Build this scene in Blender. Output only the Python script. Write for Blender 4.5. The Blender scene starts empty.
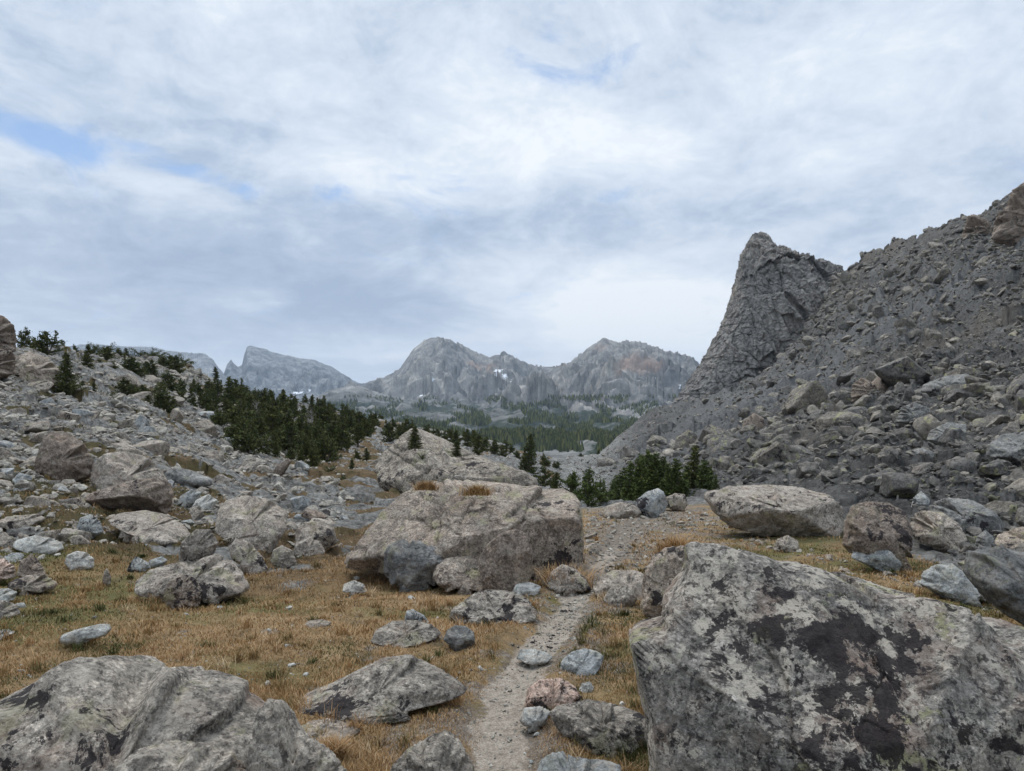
import bpy, bmesh, math, random
import numpy as np
R = math.radians
random.seed(7)
rng = np.random.default_rng(7)
scene = bpy.context.scene

# ------------------------------------------------------------------ camera
F = 720.0; HX = 512.0; HY = 400.0           # focal length in pixels, principal column, horizon row
cd = bpy.data.cameras.new('camera'); cam = bpy.data.objects.new('camera', cd)
scene.collection.objects.link(cam)
cam.location = (0, 0, 0); cam.rotation_euler = (R(90), 0, 0)
cd.sensor_width = 36; cd.lens = F/1024*36; cd.shift_y = (HY-385.5)/1024
cd.clip_start = 0.05; cd.clip_end = 60000
scene.camera = cam

# ------------------------------------------------------------------ sky
W = bpy.data.worlds.new('World'); scene.world = W; W.use_nodes = True
SUN_EL, SUN_AZ = 52.0, -22.0                # azimuth from straight ahead (+Y), clockwise
def build_sky():
    nt = W.node_tree; nt.nodes.clear(); N = nt.nodes.new; L = nt.links.new
    def math_(op, a, b=None, clamp=False):
        n = N('ShaderNodeMath'); n.operation = op; n.use_clamp = clamp
        for i, v in enumerate((a, b)):
            if v is None: continue
            if isinstance(v, (int, float)): n.inputs[i].default_value = v
            else: L(v, n.inputs[i])
        return n.outputs[0]
    def ramp(v, stops, interp='EASE'):
        n = N('ShaderNodeValToRGB'); n.color_ramp.interpolation = interp
        e = n.color_ramp.elements
        while len(e) < len(stops): e.new(0.5)
        for el, (p, c) in zip(e, stops):
            el.position = p; el.color = (*c, 1) if not isinstance(c, (int, float)) else (c, c, c, 1)
        L(v, n.inputs[0]); return n.outputs[0]
    def mix(f, a, b):
        n = N('ShaderNodeMix'); n.data_type = 'RGBA'
        if isinstance(f, (int, float)): n.inputs[0].default_value = f
        else: L(f, n.inputs[0])
        for k, v in ((6, a), (7, b)):
            if isinstance(v, tuple): n.inputs[k].default_value = (*v, 1)
            else: L(v, n.inputs[k])
        return n.outputs[2]
    out = N('ShaderNodeOutputWorld'); bg = N('ShaderNodeBackground'); L(bg.outputs[0], out.inputs[0])
    sky = N('ShaderNodeTexSky'); sky.sky_type = 'NISHITA'; sky.sun_disc = False
    sky.sun_elevation = R(SUN_EL); sky.sun_rotation = R(SUN_AZ); sky.altitude = 3000; sky.dust_density = 1.0
    tc = N('ShaderNodeTexCoord'); sep = N('ShaderNodeSeparateXYZ'); L(tc.outputs['Generated'], sep.inputs[0])
    x, y, z = sep.outputs
    az = math_('ARCTAN2', x, y)                                   # 0 straight ahead
    zc = math_('MAXIMUM', z, 0.0)
    el = math_('ARCSINE', z)
    den = math_('ADD', zc, 0.16)
    comb = N('ShaderNodeCombineXYZ'); L(math_('DIVIDE', x, den), comb.inputs[0]); L(math_('DIVIDE', y, den), comb.inputs[1])
    P = comb.outputs[0]
    cq = N('ShaderNodeCombineXYZ'); L(math_('MULTIPLY', az, 2.5), cq.inputs[0]); L(math_('MULTIPLY', math_('SQRT', math_('ADD', math_('MAXIMUM', el, 0.0), .03)), 4.2), cq.inputs[1])
    Q = cq.outputs[0]
    def noise(scale, detail=8, rough=.55, dist=0.0, off=(0, 0, 0), sc=(1, 1, 1), src=None):
        mp = N('ShaderNodeMapping'); L(src or P, mp.inputs[0]); mp.inputs['Location'].default_value = off; mp.inputs['Scale'].default_value = sc
        n = N('ShaderNodeTexNoise'); n.inputs['Scale'].default_value = scale; n.inputs['Detail'].default_value = detail
        n.inputs['Roughness'].default_value = rough; n.inputs['Distortion'].default_value = dist
        L(mp.outputs[0], n.inputs['Vector']); return n.outputs['Fac']
    big = noise(1.0, 8, .5, .3, (3.1, 1.7, 0), src=Q)
    med = noise(2.8, 12, .63, .5, (8.1, 4.2, 2), (1, 1.25, 1), src=Q)
    fin = noise(9.0, 10, .68, .3, (1.1, 9.2, 5), (1, 1.5, 1), src=Q)
    gap = noise(2.4, 10, .62, .6, (6.3, 2.2, 7), (1, 1.3, 1), src=Q)
    # cloud masses fixed in direction: (azimuth, elevation, half widths, amount), in degrees
    def blob(a, e, wa, we, amt, tilt=0.0):
        da = math_('DIVIDE', math_('SUBTRACT', az, R(a)), R(wa))
        de = math_('DIVIDE', math_('SUBTRACT', math_('SUBTRACT', el, R(e)), math_('MULTIPLY', math_('SUBTRACT', az, R(a)), tilt)), R(we))
        d = math_('ADD', math_('MULTIPLY', da, da), math_('MULTIPLY', de, de))
        g = math_('DIVIDE', 1.0, math_('ADD', 1.0, math_('MULTIPLY', d, d)))
        return math_('MULTIPLY', g, amt)
    def px(c, r_): return math.degrees(math.atan((c-HX)/F)), math.degrees(math.atan((HY-r_)/F*math.cos(math.atan((c-HX)/F))))
    bl = 0
    for (c, r_, wa, we, amt, tilt) in BLOBS:
        a, e = px(c, r_); g = blob(a, e, wa, we, amt, tilt)
        bl = g if bl == 0 else math_('ADD', bl, g)
    v = math_('ADD', math_('MULTIPLY', math_('SUBTRACT', big, .5), .7), math_('MULTIPLY', math_('SUBTRACT', med, .5), 1.7))
    v = math_('ADD', v, math_('MULTIPLY', math_('SUBTRACT', fin, .5), .75))
    v = math_('ADD', math_('ADD', math_('MULTIPLY', v, .72), bl), .50)
    cloud = ramp(v, [(0.0, (2.6, 3.4, 4.7)), (.3, (3.7, 4.5, 5.7)), (.52, (4.9, 5.6, 6.6)), (.78, (6.0, 6.6, 7.4)), (1.0, (7.2, 7.6, 8.0))], 'LINEAR')
    # pale band low over the horizon
    low = ramp(el, [(0.0, 1.0), (R(9), 0.35), (R(16), 0.0)])
    cloud = mix(math_('MULTIPLY', low, .45), cloud, (6.0, 6.3, 6.9))
    # gaps where the blue shows
    gb = 0
    for (c, r_, wa, we, amt, tilt) in GAPS:
        a, e = px(c, r_); g = blob(a, e, wa, we, amt, tilt)
        gb = g if gb == 0 else math_('ADD', gb, g)
    gm = ramp(math_('ADD', gap, gb), [(.60, 0.0), (.82, 1.0)])
    gm = math_('MULTIPLY', gm, .85)
    blue = mix(.55, sky.outputs[0], (2.6, 4.2, 7.0))
    col = mix(gm, cloud, blue)
    # an overcast sky is brighter overhead than near the horizon
    top = ramp(el, [(R(30), 1.0), (R(60), 1.0)])
    ov = N('ShaderNodeMix'); ov.data_type = 'RGBA'; ov.blend_type = 'MULTIPLY'; ov.inputs[0].default_value = 1
    L(col, ov.inputs[6]); L(ramp(math_('DIVIDE', el, R(90)), [(.36, .42), (.75, 1.0)], 'LINEAR'), ov.inputs[7])
    sc = N('ShaderNodeVectorMath'); sc.operation = 'SCALE'; L(ov.outputs[2], sc.inputs[0]); sc.inputs['Scale'].default_value = .97/.42
    L(sc.outputs[0], bg.inputs['Color']); bg.inputs['Strength'].default_value = SKY_STR
SKY_STR = 0.1
BLOBS = [(500, 140, 7, 5, .36, 0), (610, 150, 7, 4, .18, 0), (430, 95, 10, 4, -.05, 0), (370, 175, 6, 1.6, .38, -.1), (800, 130, 10, 6, .1, 0), (960, 80, 12, 6, .15, 0),
         (380, 300, 10, 2.6, -.34, 0), (450, 320, 7, 1.6, -.22, 0), (500, 225, 8, 2.2, -.26, .1), (120, 300, 15, 4.5, -.26, 0), (60, 230, 13, 2.5, -.15, 0),
         (200, 70, 14, 7, .08, 0), (200, 150, 14, 2.2, -.12, -.1), (690, 268, 7, 1.0, -.22, .1), (800, 215, 12, 2.0, -.2, 0), (600, 300, 13, 3.5, .46, 0), (680, 325, 12, 3, .22, 0), (760, 240, 9, .9, .25, .15),
         (640, 330, 12, 2.2, .1, 0), (250, 300, 3, 1.0, .3, 0), (300, 345, 14, 1.4, .06, 0), (640, 210, 9, 3, -.12, 0), (60, 155, 8, 1.2, .15, -.2)]
GAPS = [(15, 128, 4, 1.0, .18, -.2), (450, 55, 5, 1.5, .08, 0), (200, 172, 6, .9, .2, -.25), (110, 155, 5, .8, .06, -.2), (400, 110, 2.0, 3.0, .12, 0), (600, 62, 6, 2, .1, 0), (990, 205, 5, 2, .12, .3), (330, 200, 6, 1.2, .08, 0), (850, 280, 4, 3, .08, 0)]
build_sky()
sd = bpy.data.lights.new('sun', 'SUN'); sun = bpy.data.objects.new('sun', sd); scene.collection.objects.link(sun)
import time; _t0 = time.time()
def tick(n): pass
sd.energy = 1.5; sd.angle = R(14); sd.color = (1.0, .96, .9)
from mathutils import Vector
_s = Vector((math.sin(R(SUN_AZ))*math.cos(R(SUN_EL)), math.cos(R(SUN_AZ))*math.cos(R(SUN_EL)), math.sin(R(SUN_EL))))
sun.rotation_euler = _s.to_track_quat('Z', 'Y').to_euler()
scene.view_settings.view_transform = 'Standard'; scene.view_settings.look = 'None'
scene.view_settings.exposure = 0.42; scene.view_settings.gamma = 1.0; scene.view_settings.use_curve_mapping = False
scene.render.engine = 'CYCLES'
scene.cycles.use_denoising = True
scene.cycles.max_bounces = 4; scene.cycles.diffuse_bounces = 2; scene.cycles.glossy_bounces = 1
scene.cycles.volume_bounces = 0; scene.cycles.transparent_max_bounces = 8

# ------------------------------------------------------------------ helpers
def tag(o, label=None, cat=None, group=None, kind=None):
    if label: o['label'] = label
    if cat: o['category'] = cat
    if group: o['group'] = group
    if kind: o['kind'] = kind
    return o
def fast_mesh(name, V, T, smooth=True, quads=False):
    V = np.asarray(V, np.float32); T = np.asarray(T, np.int32); k = T.shape[1]
    me = bpy.data.meshes.new(name)
    me.vertices.add(len(V)); me.vertices.foreach_set('co', V.ravel())
    me.loops.add(T.size); me.loops.foreach_set('vertex_index', T.ravel())
    me.polygons.add(len(T)); me.polygons.foreach_set('loop_start', np.arange(0, T.size, k, dtype=np.int32))
    me.polygons.foreach_set('loop_total', np.full(len(T), k, np.int32))
    me.polygons.foreach_set('use_smooth', np.full(len(T), smooth, bool))
    me.update(calc_edges=True); return me
def attr(me, name, vals):
    a = me.attributes.new(name, 'FLOAT', 'POINT'); a.data.foreach_set('value', np.asarray(vals, np.float32).ravel())
def link(name, me, mat=None, parent=None, loc=(0, 0, 0)):
    o = bpy.data.objects.new(name, me); scene.collection.objects.link(o); o.location = loc
    if mat is not None and len(me.materials) == 0: me.materials.append(mat)
    if parent: o.parent = parent
    return o
_G = np.random.default_rng(99).normal(size=(4096, 3)); _G /= np.linalg.norm(_G, axis=1)[:, None]
def pnoise(p, seed=0):
    p = np.asarray(p, np.float64); i = np.floor(p).astype(np.int64); f = p-i; u = f*f*f*(f*(f*6-15)+10)
    res = 0
    for dx in (0, 1):
        for dy in (0, 1):
            for dz in (0, 1):
                h = (i[:, 0]+dx)*73856093 ^ (i[:, 1]+dy)*19349663 ^ (i[:, 2]+dz)*83492791 ^ (seed*2654435761)
                h = (h ^ (h >> 13))*1274126177; h = (h ^ (h >> 16)) & 4095
                g = _G[h]
                d = g[:, 0]*(f[:, 0]-dx)+g[:, 1]*(f[:, 1]-dy)+g[:, 2]*(f[:, 2]-dz)
                w = (u[:, 0] if dx else 1-u[:, 0])*(u[:, 1] if dy else 1-u[:, 1])*(u[:, 2] if dz else 1-u[:, 2])
                res = res+d*w
    return res*1.5
def fbm(p, octv=5, seed=0, gain=.5, ridged=False):
    a = 1.0; s = 0; q = np.array(p, float)
    for k in range(octv):
        n = pnoise(q, seed+k*17)
        if ridged: n = 1-2*np.abs(n)
        s = s+a*n; a *= gain; q = q*2.03+11.7
    return s
def facet(p, seed=0, k=1.0, flat=False):
    """fractured noise: every cell is a small tilted plane; returns height and distance to the cell edge"""
    p = np.asarray(p, float); i0 = np.floor(p).astype(np.int64); n = len(p)
    b1 = np.full(n, 9.0); b2 = np.full(n, 9.0); h = np.zeros(n)
    for dx in (-1, 0, 1):
        for dy in (-1, 0, 1):
            for dz in ((0,) if flat else (-1, 0, 1)):
                ix = i0[:, 0]+dx; iy = i0[:, 1]+dy; iz = i0[:, 2]+dz
                q = ix*73856093 ^ iy*19349663 ^ iz*83492791 ^ (seed*2654435761)
                q = (q ^ (q >> 13))*1274126177; q = (q ^ (q >> 16)); g = _G[q & 4095]; g2 = _G[(q >> 12) & 4095]
                f = np.stack([ix+.5+g2[:, 0]*.55, iy+.5+g2[:, 1]*.55, (p[:, 2] if flat else iz+.5+g2[:, 2]*.55)], -1)
                v = p-f; d = np.sqrt((v*v).sum(1)); w = (v*g).sum(1)*k+g2[:, 0]*.5
                m = d < b1; b2 = np.where(m, b1, np.minimum(b2, d)); h = np.where(m, w, h); b1 = np.where(m, d, b1)
    return h, b2-b1
def sm(x, a, b):
    t = np.clip((x-a)/(b-a), 0, 1); return t*t*(3-2*t)

# ------------------------------------------------------------------ near terrain
def z0(Y): return -1.75-0.085*Y
PROF = {   # column: [(depth, row)] beyond the first ten metres
 -900: [(12, 560), (20, 500), (30, 450), (45, 400), (70, 340), (100, 330), (200, 380), (700, 480)],
 -200: [(11, 575), (14, 520), (20, 460), (30, 400), (42, 350), (60, 320), (80, 315), (150, 400), (700, 520)],
 0: [(9, 603), (14, 530), (22, 455), (32, 405), (44, 368), (58, 352), (75, 347), (110, 380), (700, 520)],
 60: [(9, 604), (14, 537), (20, 485), (27, 440), (38, 405), (52, 375), (72, 358), (92, 352), (130, 390), (700, 520)],
 120: [(9.3, 602), (13, 560), (18, 510), (26, 455), (36, 425), (50, 400), (75, 378), (105, 353), (150, 390), (700, 520)],
 175: [(9.3, 601), (13, 563), (18, 520), (25, 475), (35, 447), (50, 425), (80, 400), (120, 357), (160, 390), (700, 520)],
 215: [(9.3, 601), (13, 560), (18, 525), (25, 490), (36, 460), (52, 440), (80, 418), (115, 393), (135, 376), (170, 400), (700, 520)],
 250: [(9.5, 600), (13, 560), (18, 530), (25, 500), (38, 470), (55, 452), (85, 425), (120, 404), (145, 397), (190, 430), (700, 520)],
 300: [(9.7, 598), (13, 560), (18, 535), (25, 508), (38, 482), (55, 467), (85, 438), (120, 415), (150, 404), (200, 440), (700, 520)],
 350: [(10, 595), (13, 560), (18, 537), (26, 508), (38, 485), (52, 470), (80, 448), (115, 427), (150, 414), (200, 445), (700, 520)],
 420: [(10, 590), (14, 553), (20, 525), (30, 500), (45, 482), (60, 470), (90, 452), (125, 438), (155, 428), (210, 460), (700, 520)],
 500: [(10, 588), (14, 551), (20, 524), (30, 503), (45, 487), (70, 472), (110, 456), (150, 446), (210, 470), (700, 520)],
 560: [(10.5, 583), (14, 551), (20, 524), (26, 511), (36, 508), (50, 500), (80, 483), (130, 468), (170, 460), (240, 475), (700, 520)],
 620: [(10.5, 582), (15, 545), (20, 524), (27, 509), (40, 508), (55, 498), (80, 480), (120, 465), (200, 450), (330, 437), (420, 450), (700, 520)],
 670: [(11, 578), (15, 545), (20, 524), (27, 508), (40, 507), (55, 495), (75, 472), (110, 450), (180, 430), (290, 410), (380, 408), (450, 430), (700, 520)],
 720: [(11, 578), (15, 545), (20, 523), (28, 505), (40, 496), (52, 480), (70, 455), (100, 436), (160, 420), (240, 408), (330, 402), (400, 410), (700, 480)],
 780: [(11, 577), (15, 545), (20, 521), (27, 502), (36, 487), (50, 465), (70, 438), (100, 414), (150, 396), (220, 382), (310, 368), (360, 360), (430, 380), (700, 480)],
 835: [(11, 576), (15, 543), (20, 518), (27, 495), (36, 475), (50, 450), (70, 422), (100, 392), (140, 366), (200, 332), (290, 284), (315, 276), (380, 300), (700, 480)],
 880: [(11, 577), (15, 542), (20, 515), (27, 488), (36, 463), (48, 437), (66, 405), (95, 368), (130, 338), (180, 300), (255, 255), (285, 251), (340, 290), (700, 480)],
 940: [(11, 578), (15, 540), (19, 518), (25, 487), (33, 455), (43, 427), (58, 392), (80, 358), (110, 325), (150, 283), (215, 236), (240, 231), (300, 260), (700, 480)],
 1000: [(11, 580), (15, 545), (19, 520), (24, 490), (31, 455), (40, 422), (52, 388), (72, 348), (98, 310), (130, 268), (185, 218), (210, 211), (260, 240), (700, 480)],
 1060: [(11, 582), (15, 548), (19, 518), (24, 483), (30, 448), (38, 410), (50, 370), (68, 325), (90, 285), (120, 240), (165, 190), (190, 180), (240, 210), (700, 480)],
 1300: [(11, 590), (15, 545), (20, 490), (26, 440), (34, 390), (45, 335), (60, 280), (80, 220), (110, 150), (140, 100), (200, 140), (700, 400)],
 2200: [(11, 590), (15, 560), (22, 500), (30, 440), (45, 360), (70, 250), (110, 120), (150, 120), (700, 400)],
}
RMIN, RMAX = 0.3, 760.0
_lr = np.linspace(math.log(RMIN), math.log(RMAX), 420)
_cols = sorted(PROF); _phi_c = []; _tab = []
for c in _cols:
    ph = math.atan((c-HX)/F); cs = math.cos(ph)
    pts = [(Y, z0(Y)) for Y in (0.2, 2, 4, 6, 7.5)]+[(Y, -(r_-HY)/F*Y) for Y, r_ in PROF[c]]
    rr = np.log(np.array([p[0] for p in pts])/cs); zz = np.array([p[1] for p in pts])
    # interpolate in row space (z/Y) for smooth rays
    q = np.interp(_lr, rr, zz/np.exp(rr)); z = q*np.exp(_lr)
    near = np.exp(_lr) < 7.5/cs; z[near] = (-1.75-0.085*np.exp(_lr)*cs)[near]
    _phi_c.append(ph); _tab.append(z)
back = -1.75-0.0*np.exp(_lr); back = np.where(np.exp(_lr) > 60, -1.75-(np.exp(_lr)-60)*.1, back)
_phi_c = [-math.pi, -2.2]+_phi_c+[2.2, math.pi]; _tab = [back, back]+_tab+[back, back]
_ph = np.linspace(-math.pi, math.pi, 2400); _tab = np.array(_tab)
TAB = np.array([np.interp(_ph, _phi_c, _tab[:, j]) for j in range(len(_lr))]).T      # (phi, r)
def _blur(A, s, ax):
    k = np.exp(-.5*(np.arange(-3*s, 3*s+1)/s)**2); k /= k.sum()
    P = np.pad(A, [(3*s, 3*s) if i == ax else (0, 0) for i in range(2)], mode='edge')
    return np.apply_along_axis(lambda v: np.convolve(v, k, 'valid'), ax, P)
_D = TAB/np.exp(_lr)[None, :]
_D = _blur(_blur(_D, 8, 0), 3, 1)
def base_h(x, y):
    r = np.hypot(x, y); ph = np.arctan2(x, y)
    a = (ph+math.pi)/(2*math.pi)*(len(_ph)-1); b = (np.log(np.maximum(r, RMIN))-_lr[0])/(_lr[-1]-_lr[0])*(len(_lr)-1)
    a = np.clip(a, 0, len(_ph)-1.001); b = np.clip(b, 0, len(_lr)-1.001)
    i = a.astype(int); j = b.astype(int); u = a-i; v = b-j
    return ((_D[i, j]*(1-u)+_D[i+1, j]*u)*(1-v)+(_D[i, j+1]*(1-u)+_D[i+1, j+1]*u)*v)*r
def to_px(x, y, z):
    yy = np.where(y > .05, y, .05); return HX+F*x/yy, HY-F*z/yy
TRAIL_PX = [(497, 800), (500, 760), (503, 715), (508, 690), (520, 670), (545, 645), (565, 622), (572, 605), (578, 590), (592, 578), (604, 565), (612, 550), (620, 535), (640, 522), (665, 513)]
def flat_ground(px, row):
    Y = np.exp(np.linspace(math.log(2.5), math.log(500), 1200)); x = (px-HX)/F*Y
    rr = HY-F*base_h(x, Y)/Y; k = np.argmax(rr <= row); return x[k], Y[k]
TR = np.array([(.05, .0)]+[(-.02, 2.0)]+[flat_ground(*p) for p in TRAIL_PX])
def trail_d(x, y):
    d = np.full(np.shape(x), 1e9)
    for (ax, ay), (bx, by) in zip(TR[:-1], TR[1:]):
        vx, vy = bx-ax, by-ay; t = np.clip(((x-ax)*vx+(y-ay)*vy)/(vx*vx+vy*vy), 0, 1)
        d = np.minimum(d, np.hypot(x-ax-t*vx, y-ay-t*vy))
    return d
def zones(x, y, z):
    """rock 0..1 (bare rock rather than meadow), dark 0..1 (dark talus of the right slope)"""
    px, row = to_px(x, y, z)
    px = np.where(y > .5, px, np.where(x > 0, 1400, -300))
    n = fbm(np.stack([x*.25, y*.25, x*0], -1), 3, 5)
    ph = np.degrees(np.arctan2(x, y))
    r = np.hypot(x, y)
    left_lim = np.interp(px, [-300, 0, 100, 200, 300, 345, 420, 560, 700, 780, 840, 900, 960, 1100, 1500], [8, 16, 13.5, 12.2, 11.0, 12.5, 16, 30, 30, 21, 17, 14.5, 12.5, 10, 8])
    rock = sm(r/left_lim+.12*n, .9, 1.25)
    dark = sm(px, 590, 650)*sm(r, 28, 45)+sm(px, 760, 880)*sm(r, 15, 24)
    dark = np.clip(dark, 0, 1)
    return rock, dark
def chutes(x, y):
    """grey scree and tan gully bands running down the right slope"""
    px, row = to_px(x, y, base_h(x, y)); r = np.hypot(x, y); on = (px > 600)*(y > 1)
    xr = px-(1024-(row-250)*1.7); w = fbm(np.stack([px*.02, row*.02, px*0], -1), 4, 3)*30
    sc = np.exp(-((xr+w)/38)**2)*sm(r, 55, 80)
    sc2 = np.exp(-((xr+130+w)/24)**2)*sm(r, 70, 100)+.8*np.exp(-((xr+235+w)/15)**2)*sm(r, 90, 130)+.8*np.exp(-((xr-95+w)/14)**2)*sm(r, 50, 70)
    return np.clip(sc, 0, 1)*on, np.clip(sc2, 0, 1)*on
def pocket_mask(x, y):
    """turf pockets between the rocks of the left slope"""
    px, row = to_px(x, y, base_h(x, y)); r = np.hypot(x, y); n = fbm(np.stack([x*.33, y*.33, x*0], -1), 5, 71, .6)
    bias = .10+np.exp(-((r-17)/7)**2)*.5+.7*np.exp(-((px-350)/55)**2)*np.exp(-((row-468)/24)**2)+.3*np.exp(-((px-60)/90)**2)*np.exp(-((row-500)/40)**2)
    return sm(n*.75+bias, .30, .48)*(px < 560)
def H(x, y, detail=True):
    x = np.asarray(x, float); y = np.asarray(y, float); sh = x.shape; x = x.ravel(); y = y.ravel()
    z = base_h(x, y); r = np.hypot(x, y)
    rock, dark = zones(x, y, z)
    P = np.stack([x, y, x*0], -1)
    z = z+.10*fbm(P*.35, 3, 21)*np.clip(r/8, .2, 1)
    z = z+.016*fbm(P*3.1, 3, 31)
    if detail:
        A = np.clip(r*.006, .05, 1.6)
        s = np.clip(r*.05, .6, 9)
        lv = 0
        for S in (.7, 2.0, 5.5):                       # fixed scales cross-faded by distance
            w = np.exp(-(np.log(s/S)/.6)**2)
            lv = lv+w*S*.12*(fbm(P/S, 4, int(S*10), .55, True)-.6)
        z = z+rock*lv*(.7+.3*dark)
        k = np.nonzero((rock > .05) & (y > 3) & (np.abs(x) < y*1.1))[0]
        if len(k):
            q = np.stack([x[k], y[k], y[k]*0], -1); q = q+np.stack([fbm(q*.2, 2, 3), fbm(q*.2, 2, 4), q[:, 0]*0], -1)*.6
            fz = 0; rk = r[k]
            for S in (.9, 2.7, 8.0):
                w = np.exp(-(np.log(np.clip(rk*.055, .7, 14)/S)/.75)**2)
                hh, ee = facet(q/S, int(S*7), 1.2, True); fz = fz+w*S*(.14+.06*dark[k])*hh-w*S*.05*np.exp(-ee/.08)
            z[k] += rock[k]*fz
            pxk, _ = to_px(x[k], y[k], z[k]); lr_ = np.log(rk)
            rib = fbm(np.stack([pxk*.022+lr_*1.3, lr_*1.6, lr_*0], -1), 5, 55, .55, True)-.7
            z[k] += dark[k]*sm(rk, 45, 110)*rk*.014*rib
    td = trail_d(x, y)
    hw = .2
    z = z-.05*(1-sm(td, hw*.7, hw*1.8))*(1-rock)+.02*np.exp(-((td-.42)/.12)**2)*(1-rock)
    return z.reshape(sh)
def ray(px, row):
    """where the sight line through a photograph pixel meets the ground"""
    px = np.atleast_1d(np.asarray(px, float)); row = np.atleast_1d(np.asarray(row, float))
    Y = np.exp(np.linspace(math.log(2.5), math.log(450), 240)); X = (px[:, None]-HX)/F*Y[None, :]
    YY = np.broadcast_to(Y, X.shape); rr = HY-F*base_h(X.ravel(), YY.ravel()).reshape(X.shape)/YY
    k = np.argmax(rr <= row[:, None], axis=1); ok = (rr <= row[:, None]).any(1)
    k = np.where(ok, k, np.argmin(np.where(Y[None, :] < 300, rr, 9e9), axis=1))
    i = np.arange(len(px)); k0 = np.maximum(k-1, 0); r0, r1 = rr[i, k0], rr[i, k]
    f = np.where(ok & (k > 0), np.clip((r0-row)/np.maximum(r0-r1, 1e-9), 0, 1), 1.0); y = YY[i, k0]*(1-f)+YY[i, k]*f
    return (px-HX)/F*y, y, ok
# ------------------------------------------------------------------ materials
class Mat:
    def __init__(s, name, rough=.9, spec=.25):
        s.m = bpy.data.materials.new(name); s.m.use_nodes = True; s.nt = s.m.node_tree; s.nt.nodes.clear()
        s.N = s.nt.nodes.new; s.L = s.nt.links.new
        s.out = s.N('ShaderNodeOutputMaterial'); s.b = s.N('ShaderNodeBsdfPrincipled'); s.L(s.b.outputs[0], s.out.inputs[0])
        s.b.inputs['Roughness'].default_value = rough; s.b.inputs['Specular IOR Level'].default_value = spec
        s.geo = s.N('ShaderNodeNewGeometry'); s.P = s.geo.outputs['Position']
    def at(s, n): a = s.N('ShaderNodeAttribute'); a.attribute_name = n; return a.outputs['Fac']
    def rnd(s): return s.N('ShaderNodeObjectInfo').outputs['Random']
    def noise(s, scale, detail=6, rough=.6, off=(0, 0, 0), sc=(1, 1, 1), dist=0, src=None, col=False):
        v = src or s.P
        if off != (0, 0, 0) or sc != (1, 1, 1):
            mp = s.N('ShaderNodeMapping'); s.L(v, mp.inputs[0]); mp.inputs['Location'].default_value = off; mp.inputs['Scale'].default_value = sc; v = mp.outputs[0]
        n = s.N('ShaderNodeTexNoise'); n.inputs['Scale'].default_value = scale; n.inputs['Detail'].default_value = detail
        n.inputs['Roughness'].default_value = rough; n.inputs['Distortion'].default_value = dist; s.L(v, n.inputs['Vector'])
        return n.outputs['Color' if col else 'Fac']
    def voro(s, scale, feature='F1', src=None, out='Distance', sc=(1, 1, 1)):
        v = src or s.P
        if sc != (1, 1, 1):
            mp = s.N('ShaderNodeMapping'); s.L(v, mp.inputs[0]); mp.inputs['Scale'].default_value = sc; v = mp.outputs[0]
        n = s.N('ShaderNodeTexVoronoi'); n.feature = feature; n.inputs['Scale'].default_value = scale; s.L(v, n.inputs['Vector']); return n.outputs[out]
    def math(s, op, a, b=None, clamp=False):
        n = s.N('ShaderNodeMath'); n.operation = op; n.use_clamp = clamp
        for i, v in enumerate((a, b)):
            if v is None: continue
            if isinstance(v, (int, float)): n.inputs[i].default_value = v
            else: s.L(v, n.inputs[i])
        return n.outputs[0]
    def ramp(s, v, stops, interp='LINEAR'):
        n = s.N('ShaderNodeValToRGB'); n.color_ramp.interpolation = interp; e = n.color_ramp.elements
        while len(e) < len(stops): e.new(.5)
        for el, (p, c) in zip(e, stops):
            el.position = p; el.color = (*c, 1) if isinstance(c, tuple) else (c, c, c, 1)
        s.L(v, n.inputs[0]); return n.outputs[0]
    def mix(s, f, a, b, mode='MIX'):
        n = s.N('ShaderNodeMix'); n.data_type = 'RGBA'; n.blend_type = mode
        for k, v in ((0, f), (6, a), (7, b)):
            if isinstance(v, (int, float)): n.inputs[k].default_value = v if k == 0 else (v, v, v, 1)
            elif isinstance(v, tuple): n.inputs[k].default_value = (*v, 1)
            else: s.L(v, n.inputs[k])
        return n.outputs[2]
    def bump(s, h, dist, strength=1.0, prev=None):
        n = s.N('ShaderNodeBump'); n.inputs['Distance'].default_value = dist; n.inputs['Strength'].default_value = strength
        s.L(h, n.inputs['Height'])
        if prev: s.L(prev, n.inputs['Normal'])
        return n.outputs[0]
    def done(s, col, normal=None):
        if isinstance(col, tuple): s.b.inputs['Base Color'].default_value = (*col, 1)
        else: s.L(col, s.b.inputs['Base Color'])
        if normal: s.L(normal, s.b.inputs['Normal'])
        return s.m

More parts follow.
